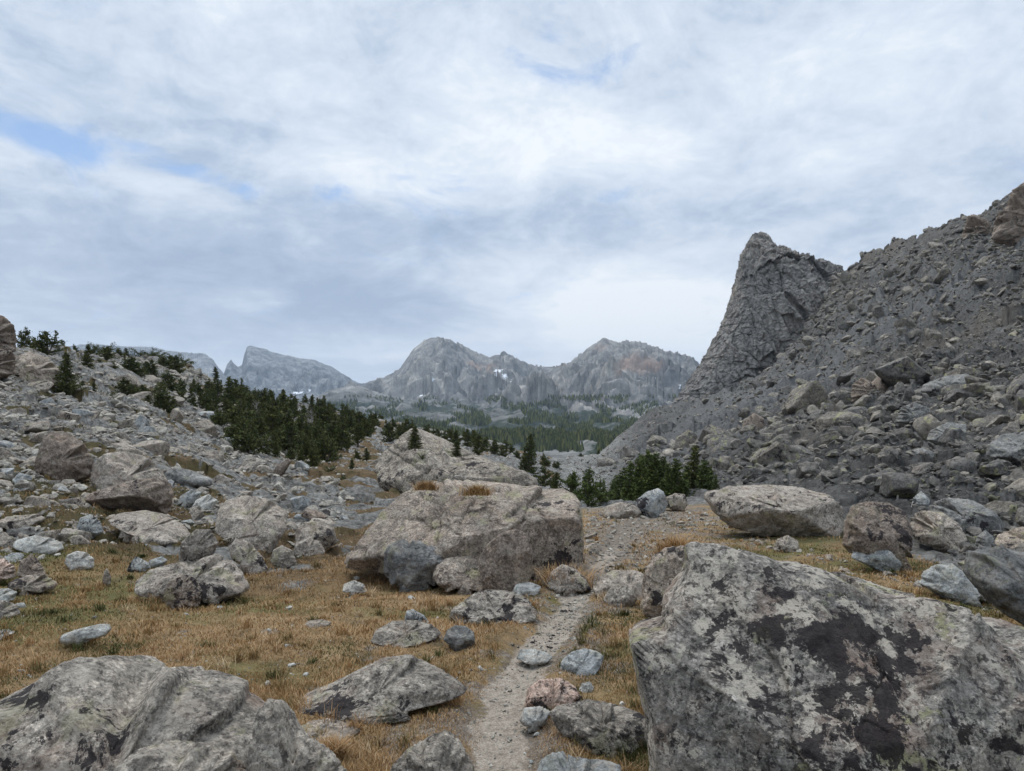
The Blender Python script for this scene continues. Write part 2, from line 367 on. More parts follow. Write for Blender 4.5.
def rock_mat(name, lo, mid, hi, var='rnd', black=.0, green=.0, pink=.0, white=.0, k=1.0, speck=.65, tones=None, bump=1.0, blackcol=(.022, .017, .018), fleck=None):
    """weathered granite; k scales the grain (1 = boulder at arm's length, small = far rock)"""
    m = Mat(name); lo, mid, hi = (tuple(c*w for c, w in zip(q, (1.26, 1.16, 1.05))) for q in (lo, mid, hi))
    t = m.rnd() if var == 'rnd' else m.at('tone')
    big = m.noise(1.1*k, 7, .62, dist=.4)
    c = m.ramp(big, [(.30, lo), (.5, mid), (.72, hi)])
    if tones:                                           # whole-rock colour differences
        c = m.mix(.75, c, m.ramp(t, tones), 'MULTIPLY')
    g1 = m.noise(34*k, 5, .72)
    c = m.mix(speck, c, m.ramp(g1, [(.36, .1), (.46, .75), (.55, 1.2), (.66, 2.2)]), 'MULTIPLY')
    g3 = m.noise(8.5*k, 8, .74, off=(2, 4, 6))
    c = m.mix(.9, c, m.ramp(g3, [(.34, .35), (.5, 1.0), (.64, 1.6)]), 'MULTIPLY')
    g2 = m.voro(95*k, out='Color')
    sg = m.N('ShaderNodeSeparateColor'); m.L(g2, sg.inputs[0])
    c = m.mix(speck*.8, c, m.ramp(sg.outputs[0], [(0, .45), (.25, .9), (.8, 1.1), (1, 1.6)]), 'MULTIPLY')
    if pink:
        f = m.ramp(m.noise(1.6*k, 8, .65, off=(5, 2, 8)), [(.52, 0.0), (.66, 1.0)])
        c = m.mix(m.math('MULTIPLY', f, pink), c, (.36, .24, .17))
    if white:
        f = m.ramp(m.noise(5.5*k, 10, .75, off=(15, 2, 3)), [(.53, 0.0), (.55, 1.0)])
        c = m.mix(m.math('MULTIPLY', f, white), c, (.52, .46, .375))
    if green:
        f = m.ramp(m.math('ADD', m.noise(3.1*k, 4, .55, off=(1, 12, 3)), m.math('MULTIPLY', m.math('SUBTRACT', m.noise(22*k, 6, .7), .5), .35)), [(.60, 0.0), (.63, 1.0)])
        c = m.mix(m.math('MULTIPLY', f, green), c, (.37, .36, .17))
        f = m.ramp(m.noise(11*k, 6, .7, off=(4, 1, 9)), [(.6, 0.0), (.66, 1.0)])
        c = m.mix(m.math('MULTIPLY', f, green*.6), c, (.26, .29, .17))
    h = m.math('ADD', m.math('MULTIPLY', m.noise(7*k, 9, .72), 1.0), m.math('MULTIPLY', g1, .35))
    fl = black if fleck is None else fleck
    if black:
        a = m.noise(5.2*k, 12, .72, off=(7, 3, 1), dist=.35)
        b = m.noise(.9*k, 3, .5, off=(2, 9, 4))
        v = m.math('ADD', a, m.math('MULTIPLY', m.math('SUBTRACT', b, .5), .7))
        f = m.ramp(v, [(.650-.13*black, 0.0), (.662-.13*black, 1.0)])
        c = m.mix(m.math('MULTIPLY', f, .93), c, blackcol)
        s2 = m.ramp(m.noise(19*k, 9, .78, off=(3, 3, 3)), [(.60-.08*fl, 0.0), (.63-.08*fl, 1.0)])
        c = m.mix(m.math('MULTIPLY', s2, .8*min(1, fl+.2)), c, blackcol)
    n = m.bump(h, .06/k, 1.0*bump)
    return m.done(c, n)

MAT = {}
MAT['granite'] = rock_mat('granite', (.14, .13, .118), (.225, .21, .19), (.33, .31, .285), black=.12, green=.25, pink=.25, white=.3, tones=[(0, (.78, .79, .8)), (.5, (1, .97, .93)), (1, (1.05, 1.05, 1.05))])
MAT['granite_warm'] = rock_mat('granite_warm', (.15, .132, .115), (.235, .208, .18), (.33, .295, .258), black=.15, green=.35, pink=.25, white=.3, fleck=.5)
MAT['granite_broad'] = rock_mat('granite_broad', (.15, .137, .12), (.235, .217, .19), (.33, .308, .275), black=.1, green=.3, pink=.15, white=.3, fleck=.6, k=.35)
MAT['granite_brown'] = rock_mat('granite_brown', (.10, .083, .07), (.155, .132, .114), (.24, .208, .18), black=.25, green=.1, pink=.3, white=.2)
MAT['lichen'] = rock_mat('lichen', (.13, .13, .128), (.24, .235, .22), (.40, .378, .34), black=.36, green=.5, pink=.55, white=.9, fleck=.8)
MAT['lichen_soft'] = rock_mat('lichen_soft', (.13, .123, .112), (.20, .19, .172), (.31, .293, .265), black=.26, green=.2, fleck=.6, pink=.4, white=.4)
MAT['pale'] = rock_mat('pale', (.25, .255, .25), (.36, .37, .37), (.48, .48, .47), black=.0, green=.05, pink=.15, white=.4, speck=.35, tones=[(0, (.8, .86, .88)), (.5, (.95, 1, 1)), (1, (1.1, 1.08, 1.04))])
MAT['blue'] = rock_mat('blue', (.14, .16, .175), (.23, .255, .27), (.35, .375, .38), black=.1, white=.4, green=.1, speck=.4)
MAT['slate'] = rock_mat('slate', (.085, .09, .095), (.14, .148, .152), (.22, .225, .225), black=.15, white=.15, green=.15, speck=.4)
MAT['pink'] = rock_mat('pink', (.30, .22, .19), (.40, .31, .27), (.47, .40, .36), black=.3, white=.3, green=.1, pink=.7)
MAT['talus'] = rock_mat('talus', (.075, .075, .075), (.125, .123, .118), (.195, .19, .18), black=.1, green=.55, pink=.15, white=.15, speck=.35, k=.6, tones=[(0, (.7, .72, .76)), (.3, (.95, .96, .98)), (.7, (1.1, 1.06, .98)), (1, (1.35, 1.3, 1.2))])
MAT['rubble_dark'] = rock_mat('rubble_dark', (.075, .075, .075), (.125, .123, .118), (.195, .19, .18), var='tone', black=.0, green=.3, speck=.2, k=.35, tones=[(0, (.62, .63, .66)), (.3, (1.0, 1.0, 1.0)), (.7, (1.3, 1.26, 1.18)), (1, (1.9, 1.84, 1.72))])
MAT['rubble_pale'] = rock_mat('rubble_pale', (.17, .163, .15), (.27, .26, .24), (.38, .37, .345), var='tone', black=.1, green=.15, pink=.25, white=.2, speck=.4, k=.6, tones=[(0, (.6, .6, .6)), (.35, (.9, .88, .85)), (.7, (1.0, 1.04, 1.03)), (1, (1.3, 1.36, 1.36))])

def ground_mat():
    m = Mat('ground_cover', .95, .1)
    rock, dark, trail, scree, green = (m.at(a) for a in ('rock', 'dark', 'trail', 'scree', 'green'))
    n1 = m.noise(.9, 8, .6); n2 = m.noise(9, 8, .7); n3 = m.noise(60, 5, .7)
    # meadow: straw, rust and olive turf over brown soil
    turf = m.ramp(m.noise(2.6, 8, .65, off=(3, 1, 2)), [(.3, (.10, .075, .042)), (.45, (.20, .135, .07)), (.58, (.27, .18, .095)), (.72, (.18, .14, .065))])
    olive = m.ramp(n2, [(.3, (.045, .05, .016)), (.7, (.12, .12, .04))])
    turf = m.mix(m.math('MULTIPLY', m.ramp(m.math('ADD', m.noise(.7, 5, .6, off=(9, 9, 1)), m.math('MULTIPLY', green, .2)), [(.5, 0.0), (.66, 1.0)]), .75), turf, olive)
    turf = m.mix(.8, turf, m.ramp(n3, [(.3, .5), (.5, 1.0), (.75, 1.6)]), 'MULTIPLY')
    soil = m.ramp(n2, [(.3, (.10, .078, .058)), (.5, (.20, .165, .13)), (.7, (.30, .26, .215))])
    soil = m.mix(.8, soil, m.ramp(m.voro(55, out='Distance'), [(0, 1.5), (.35, .95), (.8, .6)]), 'MULTIPLY')
    bare = m.ramp(m.math('ADD', m.noise(1.7, 9, .7, off=(2, 5, 5)), m.math('MULTIPLY', m.at('bare'), .25)), [(.60, 0.0), (.68, 1.0)])
    meadow = m.mix(bare, turf, soil)
    grit = m.ramp(m.noise(14, 8, .75, off=(1, 1, 7)), [(.3, (.19, .155, .12)), (.5, (.32, .27, .215)), (.7, (.43, .375, .31))])
    grit = m.mix(.7, grit, m.ramp(m.voro(75), [(0, 1.5), (.35, 1.0), (.8, .55)]), 'MULTIPLY')
    tm = m.ramp(m.math('ADD', trail, m.math('MULTIPLY', m.math('SUBTRACT', n2, .5), .9)), [(.38, 0.0), (.62, 1.0)])
    meadow = m.mix(tm, meadow, grit)
    # left slope: pale broken granite with turf in the pockets
    gr = m.ramp(m.noise(.6, 10, .7, off=(7, 7, 7)), [(.3, (.16, .152, .136)), (.5, (.28, .268, .243)), (.72, (.40, .388, .36))])
    gr = m.mix(.7, gr, m.ramp(m.voro(1.8, 'DISTANCE_TO_EDGE'), [(0, .35), (.06, .9), (.4, 1.1)]), 'MULTIPLY')
    gr = m.mix(.9, gr, m.ramp(m.noise(3.5, 9, .8), [(.36, .35), (.5, 1.0), (.64, 1.7)]), 'MULTIPLY')
    pocket = m.ramp(m.math('ADD', m.at('pocket'), m.math('MULTIPLY', m.math('SUBTRACT', n2, .5), .7)), [(.4, 0.0), (.6, 1.0)])
    hill = m.mix(pocket, gr, m.mix(.35, turf, (.13, .10, .065)))
    # right slope: dark talus, blue-grey scree, tan gullies
    tl = m.ramp(m.noise(.12, 10, .72, off=(7, 1, 3)), [(.3, (.07, .068, .064)), (.5, (.115, .11, .102)), (.7, (.18, .17, .155))])
    tl = m.mix(.95, tl, m.ramp(m.noise(1.3, 10, .85), [(.38, .3), (.5, 1.0), (.62, 1.8)]), 'MULTIPLY')
    sc = m.ramp(m.noise(2.5, 8, .85), [(.3, (.09, .089, .087)), (.5, (.155, .153, .148)), (.7, (.25, .247, .24))])
    tan = m.ramp(m.noise(1.2, 8, .8), [(.3, (.10, .088, .074)), (.7, (.20, .172, .142))])
    tn = m.at('tan')
    tl = m.mix(scree, tl, sc); tl = m.mix(tn, tl, tan)
    c = m.mix(m.ramp(m.math('ADD', rock, m.math('MULTIPLY', m.math('SUBTRACT', n1, .5), .8)), [(.35, 0.0), (.6, 1.0)]), meadow, hill)
    c = m.mix(dark, c, tl)
    h = m.math('ADD', m.math('MULTIPLY', n3, .35), n2)
    nb = m.bump(h, .035, .8)
    hb = m.math('MULTIPLY', m.noise(1.6, 10, .8), rock); nb = m.bump(hb, .8, .8, nb)
    return m.done(c, nb)
MAT['ground'] = ground_mat()

# ------------------------------------------------------------------ the ground sheet
def build_ground():
    pin = np.radians(np.linspace(-41, 41, 900)); pl = np.linspace(-math.pi, pin[0], 110)[:-1]; pr = np.linspace(pin[-1], math.pi, 110)[1:]
    ph = np.concatenate([pl, pin, pr]); rr = np.exp(np.concatenate([np.linspace(math.log(.3), math.log(3), 40)[:-1], np.linspace(math.log(3), math.log(RMAX), 760)]))
    PH, RR = np.meshgrid(ph, rr, indexing='ij'); x = (np.sin(PH)*RR).ravel(); y = (np.cos(PH)*RR).ravel()
    z = H(x, y)
    n, k = PH.shape; idx = np.arange(n*k).reshape(n, k)
    T = np.stack([idx[:-1, :-1], idx[1:, :-1], idx[1:, 1:], idx[:-1, 1:]], -1).reshape(-1, 4)[:, ::-1]
    me = fast_mesh('ground', np.stack([x, y, z], -1), T)
    rock, dark = zones(x, y, z); px, row = to_px(x, y, z); r = np.hypot(x, y)
    td = trail_d(x, y)
    nn = fbm(np.stack([x*1.3, y*1.3, x*0], -1), 4, 77)
    attr(me, 'rock', rock); attr(me, 'dark', dark)
    wide = sm(np.interp(y, [0, 16, 24, 40], [0, 0, 1, 1]), 0, 1)
    attr(me, 'trail', np.clip(1-sm(td+.11*nn, .07, .28), 0, 1)*(1-rock)*(1-.8*sm(y, 12, 16)))
    attr(me, 'bare', np.clip(np.exp(-(td/.9)**2)*.7+sm(px, 560, 600)*(1-sm(px, 760, 800))*sm(r, 12, 17)*.55, 0, 1))
    attr(me, 'green', np.clip(sm(-px, -330, -60)*sm(r, 7, 10)+sm(px, 700, 760)*.8, 0, 1))
    attr(me, 'pocket', pocket_mask(x, y)*(1-dark))
    # scree chutes run down the right slope from upper right to lower left
    sc, sc2 = chutes(x, y)
    attr(me, 'scree', np.clip(sc, 0, 1)*dark); attr(me, 'tan', np.clip(sc2, 0, 1)*dark*.8)
    o = link('ground', me, MAT['ground']); tag(o, kind='structure'); return o
build_ground()

# ------------------------------------------------------------------ far valley and mountains
def far_mat(name, lo, mid, hi, warm=0.0, forest=0.0, band=(0, 0), vert=1.0, s=1.0):
    m = Mat(name, .95, .05)
    c = m.ramp(m.noise(.0028*s, 10, .68, sc=(1, 1, .8), dist=.6), [(.3, lo), (.5, mid), (.7, hi)])
    c = m.mix(.75, c, m.ramp(m.noise(.02*s, 9, .8, sc=(1, 1, .6*vert)), [(.36, .3), (.5, 1.0), (.63, 1.7)]), 'MULTIPLY')
    if warm:
        f = m.ramp(m.math('ADD', m.noise(.003, 8, .65, off=(3, 3, 3)), m.math('MULTIPLY', m.at('warm'), .35)), [(.62, 0.0), (.78, 1.0)])
        c = m.mix(m.math('MULTIPLY', f, warm), c, (.30, .19, .13))
    if forest:
        v = m.math('ADD', m.noise(.006, 10, .72, off=(1, 5, 2), dist=.5), m.math('MULTIPLY', m.math('SUBTRACT', m.at('wood'), .5), .6))
        f = m.ramp(v, [(.52, 0.0), (.60, 1.0)])
        tr = m.ramp(m.voro(.085), [(0, (.018, .026, .02)), (.6, (.04, .05, .036)), (1, (.07, .08, .055))])
        c = m.mix(m.math('MULTIPLY', f, forest), c, tr)
    f = m.ramp(m.math('ADD', m.at('snow'), m.math('MULTIPLY', m.math('SUBTRACT', m.noise(.02, 8, .8, sc=(.5, 1, 2.4)), .5), 3.2)), [(.72, 0.0), (.80, 1.0)])
    c = m.mix(f, c, (.85, .87, .9))
    return m.done(c)
def mountain(name, label, sky, Yr, Yf, foot, mat, seed, amp, pw=1.5, snow=(), warm=(), wood=(1.0, .35), ncol=None, rows=150, s=1.0, jag=.25, rough_sky=1.0):
    sky = np.array(sky, float); c0, c1 = sky[0, 0], sky[-1, 0]
    n = ncol or int((c1-c0)*2); u = np.linspace(c0, c1, n)
    v = np.concatenate([np.linspace(0, 1, rows), 1+np.linspace(.01, .35, 25)])
    U, V_ = np.meshgrid(u, v, indexing='ij')
    q = np.stack([u*.16, u*0, u*0+seed], -1); fj, _ = facet(np.stack([u*.22, u*0, u*0], -1), seed, 2.2, True)
    j1 = fj*.9+(1-2*np.abs(pnoise(q*3, seed)))*.5-.3
    rr = np.interp(U, sky[:, 0], sky[:, 1])-(j1*rough_sky)[:, None]; fr = np.interp(U, [p[0] for p in foot], [p[1] for p in foot])
    zr = -(rr-HY)/F*Yr; zf = -(fr-HY)/F*Yf
    t = np.clip(V_, 0, 1); Y = Yf+(Yr-Yf)*V_
    Z = zf+(zr-zf)*t**pw
    X = (U-HX)/F*(Yf+(Yr-Yf)*V_)
    b = np.clip(V_-1, 0, 1); Z = Z-b*(Yr-Yf)*1.3
    P = np.stack([X, Y, Z*.0], -1).reshape(-1, 3)
    e = np.clip(1-t, 0, 1)**.6*sm(t, 0, .3)*1.2+jag*.4
    k = 1/(620.0*s)
    wp = P+np.stack([fbm(P*k*.8, 3, seed+50), fbm(P*k*.8, 3, seed+60), P[:, 0]*0], -1)*160*s
    nz = fbm(wp*k*np.array([1.5, .75, 1]), 7, seed, .52, True).reshape(U.shape)-1.05
    dn = amp*nz*e
    fq = wp*k*2.2+np.stack([P[:, 0]*0, P[:, 0]*0, Z.ravel()*k*1.2], -1)
    fa, fe = facet(fq, seed+3, 1.3); fb, _ = facet(fq*2.7, seed+4, 1.3)
    Z = Z+dn+amp*e*(.42*fa+.22*fb).reshape(U.shape)
    edge = np.minimum(sm(U, c0, c0+6), 1-sm(U, c1-6, c1)); Z = zf-60+(Z-zf+60)*np.where(np.isin(name, ['x']), 1, edge*.999+.001)
    m_, k_ = U.shape; idx = np.arange(m_*k_).reshape(m_, k_)
    T = np.stack([idx[:-1, :-1], idx[1:, :-1], idx[1:, 1:], idx[:-1, 1:]], -1).reshape(-1, 4)
    me = fast_mesh(name, np.stack([X, Y, Z], -1).reshape(-1, 3), T)
    px, row = to_px(X.ravel(), Y.ravel(), Z.ravel())
    def spots(L): 
        a = px*0
        for (c, r_, wc, wr, amt) in L: a = np.maximum(a, amt*np.exp(-((px-c)/wc)**2-((row-r_)/wr)**2))
        return a
    attr(me, 'snow', spots(snow)); attr(me, 'warm', spots(warm))
    attr(me, 'wood', np.clip(1-sm((foot[0][1]-row)/max(1, foot[0][1]-sky[:, 1].min()), wood[1]*.4, wood[1]), 0, 1)*wood[0])
    o = link(name, me, mat); tag(o, label, None, None, 'structure'); return o
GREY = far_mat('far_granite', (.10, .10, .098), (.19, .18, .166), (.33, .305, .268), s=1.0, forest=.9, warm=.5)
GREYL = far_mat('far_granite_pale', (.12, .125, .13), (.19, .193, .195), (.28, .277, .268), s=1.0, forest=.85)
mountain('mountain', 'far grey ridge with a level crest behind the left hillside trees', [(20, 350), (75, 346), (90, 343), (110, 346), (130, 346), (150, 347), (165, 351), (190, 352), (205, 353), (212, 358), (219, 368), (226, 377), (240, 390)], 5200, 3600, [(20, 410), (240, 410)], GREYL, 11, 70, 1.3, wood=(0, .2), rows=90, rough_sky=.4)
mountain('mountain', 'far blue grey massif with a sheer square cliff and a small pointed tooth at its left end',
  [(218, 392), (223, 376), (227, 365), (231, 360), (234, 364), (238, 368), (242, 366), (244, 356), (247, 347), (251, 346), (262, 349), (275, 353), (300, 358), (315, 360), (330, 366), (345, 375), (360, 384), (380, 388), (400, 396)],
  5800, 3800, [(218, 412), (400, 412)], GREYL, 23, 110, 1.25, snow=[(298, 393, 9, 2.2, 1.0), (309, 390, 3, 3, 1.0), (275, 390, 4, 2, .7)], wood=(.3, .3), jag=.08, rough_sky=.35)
mountain('mountain', 'far grey peak with a broad rounded summit in the middle of the skyline',
  [(340, 398), (368, 382), (385, 377), (400, 368), (407, 358), (414, 348), (422, 341), (430, 338), (440, 337.5), (450, 339), (462, 345), (475, 353), (490, 356), (497, 354), (503, 351.5), (512, 355), (522, 360), (530, 364), (545, 367), (560, 366), (575, 366), (600, 372), (640, 385)],
  4600, 2700, [(340, 424), (640, 424)], GREY, 31, 150, 1.2, snow=[(425, 390, 4, 6, .95), (421, 395, 5, 2, .95), (410, 397, 7, 2, .9), (499, 371, 9, 2.5, .95), (505, 376, 5, 4, .95), (433, 378, 2, 4, .9), (512, 380, 5, 2, .9)], warm=[(480, 366, 14, 5, .7)], wood=(1.0, .35), jag=.05, rough_sky=.8)
mountain('mountain', 'far jagged peak with rusty orange upper slopes at the right of the skyline',
  [(470, 424), (500, 408), (530, 385), (556, 372), (570, 362), (580, 355), (590, 347), (598, 341), (603, 338.5), (608, 338.5), (614, 341), (619, 342), (622, 339.5), (630, 341), (640, 341), (646, 343), (652, 346), (658, 346), (664, 350), (672, 355), (682, 358), (692, 361), (705, 372), (730, 395)],
  3600, 1900, [(470, 446), (730, 446)], GREY, 47, 150, 1.12, snow=[(598, 396, 6, 1.6, 1.0), (655, 379, 3, 2, .9), (680, 385, 2, 2, .8)], warm=[(635, 365, 26, 12, 1.0), (600, 350, 10, 6, .5)], wood=(1.05, .42), jag=.05)
mountain('mountain', 'far tan granite bench with scattered conifers below the square cliffed massif',
  [(290, 412), (310, 398), (330, 390), (348, 386), (365, 388), (380, 394), (400, 399), (430, 402), (470, 404), (520, 408), (560, 415), (600, 425)],
  2900, 1700, [(290, 438), (600, 444)], far_mat('far_bench', (.10, .10, .095), (.17, .165, .155), (.30, .285, .26), forest=.95), 59, 45, 1.1, wood=(1.0, 1.05), jag=.1, rows=110)

def build_valley():
    ph = np.radians(np.concatenate([np.linspace(-180, -30, 40)[:-1], np.linspace(-30, 25, 420), np.linspace(25, 180, 40)[1:]])); rr = np.exp(np.linspace(math.log(560), math.log(7600), 200))
    PH, RR = np.meshgrid(ph, rr, indexing='ij'); x = (np.sin(PH)*RR).ravel(); y = (np.cos(PH)*RR).ravel(); r = RR.ravel()
    row = np.interp(r, [560, 800, 1100, 1600, 2300, 3200, 4500, 6500, 14000], [530, 490, 467, 452, 438, 426, 415, 406, 404])
    z = -(row-HY)/F*r+fbm(np.stack([x/420, y/420, x*0], -1), 6, 90, .55, True)*42*np.clip(r/1500, .5, 1.5)
    n, k = PH.shape; idx = np.arange(n*k).reshape(n, k)
    T = np.stack([idx[:-1, :-1], idx[1:, :-1], idx[1:, 1:], idx[:-1, 1:]], -1).reshape(-1, 4)[:, ::-1]
    me = fast_mesh('valley', np.stack([x, y, z], -1), T); attr(me, 'wood', r*0+.60); attr(me, 'snow', r*0)
    tag(link('valley', me, far_mat('valley_floor', (.09, .09, .085), (.15, .147, .137), (.25, .24, .22), forest=1.0)), kind='structure')
build_valley()

# ------------------------------------------------------------------ haze
def build_haze():
    bm = bmesh.new(); bmesh.ops.create_cube(bm, size=1)
    for v in bm.verts: v.co.x *= 16000; v.co.y *= 16000; v.co.z = v.co.z*1300-90
    me = bpy.data.meshes.new('haze'); bm.to_mesh(me); bm.free()
    mt = bpy.data.materials.new('haze'); mt.use_nodes = True; nt = mt.node_tree; nt.nodes.clear()
    o = nt.nodes.new('ShaderNodeOutputMaterial'); v = nt.nodes.new('ShaderNodeVolumePrincipled'); nt.links.new(v.outputs[0], o.inputs['Volume'])
    v.inputs['Color'].default_value = (.62, .80, 1.0, 1); v.inputs['Density'].default_value = HAZE; v.inputs['Anisotropy'].default_value = 0.2
    mt.cycles.homogeneous_volume = True
    tag(link('haze', me, mt), kind='stuff')
HAZE = 0.000055

tick('ground')
# ------------------------------------------------------------------ boulders
_ico = {}
def ico(level):
    if level not in _ico:
        bm = bmesh.new(); bmesh.ops.create_icosphere(bm, subdivisions=level, radius=1)
        V = np.array([v.co[:] for v in bm.verts]); T = np.array([[v.index for v in f.verts] for f in bm.faces], np.int32); bm.free()
        _ico[level] = (V/np.linalg.norm(V, axis=1)[:, None], T)
    return _ico[level]
def cut(P, planes, soft=0.0):
    """trim a star-shaped body by planes given as (normal, fraction of the support)"""
    for n, f in planes:
        n = np.array(n, float); n /= np.linalg.norm(n); d = P@n; off = f*d.max() if f >= 0 else -f
        k = np.where(d > off, off/np.maximum(d, 1e-9), 1.0); P = P*k[:, None]
    return P
def rand_planes(r, n, lo, hi, front=False):
    out = []
    while len(out) < n:
        v = r.normal(size=3); v /= np.linalg.norm(v)
        if front and abs(v[1]) < .4: continue
        out.append((v, r.uniform(lo, hi)))
    return out
def rough(P, size, seed, amp, cracks=0.0, chip=1.0):
    d = P/np.maximum(np.linalg.norm(P, axis=1), 1e-9)[:, None]
    q = P/size
    w = np.stack([fbm(q*1.3, 2, seed+5), fbm(q*1.3, 2, seed+6), fbm(q*1.3, 2, seed+7)], -1)*.22
    s = fbm((q+w)*1.6, 3, seed, .5)*.4-.1
    f1, e1 = facet((q+w)*1.9, seed+1, 1.5); f2, e2 = facet((q+w*.6)*5.0, seed+2, 1.5)
    s = s+f1*.42*chip+f2*.27*chip-cracks*.8*np.exp(-e1/.05)-.12*np.exp(-e2/.06)
    if len(P) > 9000:
        f3, e3 = facet((q+w*.3)*13, seed+3, 1.5); s = s+f3*.12*chip
    s = s+fbm(q*7, 4, seed+4, .6)*.12
    return P+d*(amp*size*s)[:, None]
def poly_radius(pts):
    pts = np.array(pts, float); cx = (pts[:, 0].min()+pts[:, 0].max())/2; cz = (pts[:, 1].min()+pts[:, 1].max())/2
    # centroid of the area keeps the outline star-shaped
    a = 0; sx = 0; sz = 0
    for (x1, y1), (x2, y2) in zip(pts, np.roll(pts, -1, 0)):
        k = x1*y2-x2*y1; a += k; sx += (x1+x2)*k; sz += (y1+y2)*k
    c = np.array([sx/(3*a), sz/(3*a)])
    th = np.linspace(-math.pi, math.pi, 361); R_ = np.zeros(361)
    for i, t in enumerate(th):
        dx, dz = math.cos(t), math.sin(t); best = 0
        for p, q in zip(pts-c, np.roll(pts-c, -1, 0)):
            e = q-p; den = dx*e[1]-dz*e[0]
            if abs(den) < 1e-12: continue
            s = (p[0]*e[1]-p[1]*e[0])/den; u = (p[0]*dz-p[1]*dx)/den
            if s > 0 and -1e-9 <= u <= 1+1e-9: best = max(best, s)
        R_[i] = best
    R_[:-1] = (np.roll(R_[:-1], 1)+2*R_[:-1]+np.roll(R_[:-1], -1))/4; R_[-1] = R_[0]
    return c, th, R_
FOOT = []   # footprints already taken: x, y, radius
FACETS = {}
def boulder(label, outline, mat='granite', depth=.75, lean=.3, level=5, seed=0, amp=.07, base=None, top=None, planes=(), cracks=0.0, box=.72, name='boulder', cat='boulder', group=None, Y=None, nrand=6, yaw=0.0, grooves=()):
    """outline = silhouette in photograph pixels; it is given the real distance of the ground under it, real size and depth"""
    o = np.array(outline, float); w_px = o[:, 0].max()-o[:, 0].min(); brow = o[:, 1].max() if base is None else base
    bc = (o[:, 0].max()+o[:, 0].min())/2
    if Y is None:
        _, yf, ok = ray(bc, brow); yf = float(yf[0])
    else: yf = Y
    w0 = w_px/F*yf; D = depth*w0; Yc = yf+D*.42
    pts = np.stack([(o[:, 0]-HX)/F*Yc, -(o[:, 1]-HY)/F*Yc], -1)
    zmin = pts[:, 1].min(); pts[pts[:, 1] < zmin+.08*(pts[:, 1].max()-zmin), 1] -= .10*w0*.6
    c, th, R_ = poly_radius(pts)
    r = np.random.default_rng(1000+seed)
    Hh = pts[:, 1].max()-pts[:, 1].min(); S = np.array([w0/2, D/2, Hh/2])
    pl = list(planes)+rand_planes(r, nrand, .70, .90, True)
    if top is not None: pl.insert(0, ((r.uniform(-.15, .15), -.55, .8), top))
    def shape(V, R_):
        rho = np.hypot(V[:, 0], V[:, 2]); t = np.arctan2(V[:, 2], V[:, 0])
        rad = np.interp(t, th, R_); q = np.clip(rho, 0, 1)**box
        P = np.stack([rad*q*np.cos(t), D/2*np.sign(V[:, 1])*np.abs(V[:, 1])**box, rad*q*np.sin(t)], -1)
        P = cut(P/S, pl)*S
        P[:, 1] += lean*D*.5*np.clip(P[:, 2]/(Hh/2), -1, 1)
        return P
    # fit the body so that its true silhouette has the wanted outline
    c2, th2, R2 = poly_radius(np.stack([o[:, 0], -o[:, 1]], -1))
    V5 = ico(5)[0]; R0 = R_.copy()
    best = None
    for it in range(9):
        P = shape(V5, R_); X, Yw, Z = P[:, 0]+c[0], P[:, 1]+Yc, P[:, 2]+c[1]
        px, row = to_px(X, Yw, Z); a = np.arctan2(-row-c2[1], px-c2[0]); rr = np.hypot(px-c2[0], -row-c2[1])
        bins = np.linspace(-math.pi, math.pi, 61); k = np.digitize(a, bins)-1; act = np.zeros(60)
        np.maximum.at(act, np.clip(k, 0, 59), rr); bc_ = (bins[:-1]+bins[1:])/2
        want = np.interp(bc_, th2, R2); ratio = np.clip(want/np.maximum(act, 1e-6), .6, 1.5)
        if brow > 790: ratio = np.where(bc_ < -.35, np.where(bc_ > -2.8, 1.0, ratio), ratio)
        ratio = np.where((bc_ < -.9) & (bc_ > -2.2), np.maximum(ratio, 1.0)*0+1.0, ratio)
        err = np.abs(ratio-1).mean()
        if best is None or err < best[0]: best = (err, R_.copy())
        rs_ = np.interp(th, np.concatenate([bc_-2*math.pi, bc_, bc_+2*math.pi]), np.tile(ratio, 3)); R_ = np.clip(R_*rs_**.5, R0*.5, R0*1.6)
    R_ = best[1]; V, T = ico(level); P = shape(V, R_)
    size = (w0*D*Hh)**(1/3)
    for gn, go, gw, gd in grooves:
        gn = np.array(gn, float); gn /= np.linalg.norm(gn); dd = (P/S)@gn-go+.05*fbm(P/S*2.0, 3, seed+70)
        P = P*(1-gd*np.exp(-(dd/gw)**2)-gd*.5*(dd > 0)*np.exp(-np.abs(dd)/.25))[:, None]
    P = rough(P, size, seed*13+3, amp, cracks)
    for it in range(3):                                 # trim the finished body to the outline, its underside left alone
        px, row = to_px(P[:, 0]+c[0], P[:, 1]+Yc, P[:, 2]+c[1]); a = np.arctan2(-row-c2[1], px-c2[0]); rr = np.hypot(px-c2[0], -row-c2[1])
        nb_ = 100; bins = np.linspace(-math.pi, math.pi, nb_+1); k = np.clip(np.digitize(a, bins)-1, 0, nb_-1); act = np.zeros(nb_); np.maximum.at(act, k, rr)
        bc_ = (bins[:-1]+bins[1:])/2; ratio = np.clip(np.interp(bc_, th2, R2)/np.maximum(act, 1e-6), .7, 1.35)
        lo_ = (-.35, -2.8) if brow > 790 else (-.6, -2.5)
        ratio = np.where((bc_ < lo_[0]) & (bc_ > lo_[1]), 1.0, ratio); ratio = (np.roll(ratio, 1)+2*ratio+np.roll(ratio, -1))/4
        kk = np.interp(a, np.concatenate([bc_-2*math.pi, bc_, bc_+2*math.pi]), np.tile(ratio, 3)); P = P*np.stack([kk, kk*0+1, kk], -1)
    loc = (c[0], Yc, c[1])
    me = fast_mesh(name, P, T); ob = link(name, me, MAT[mat], loc=loc)
    if group: tag(ob, group=group)
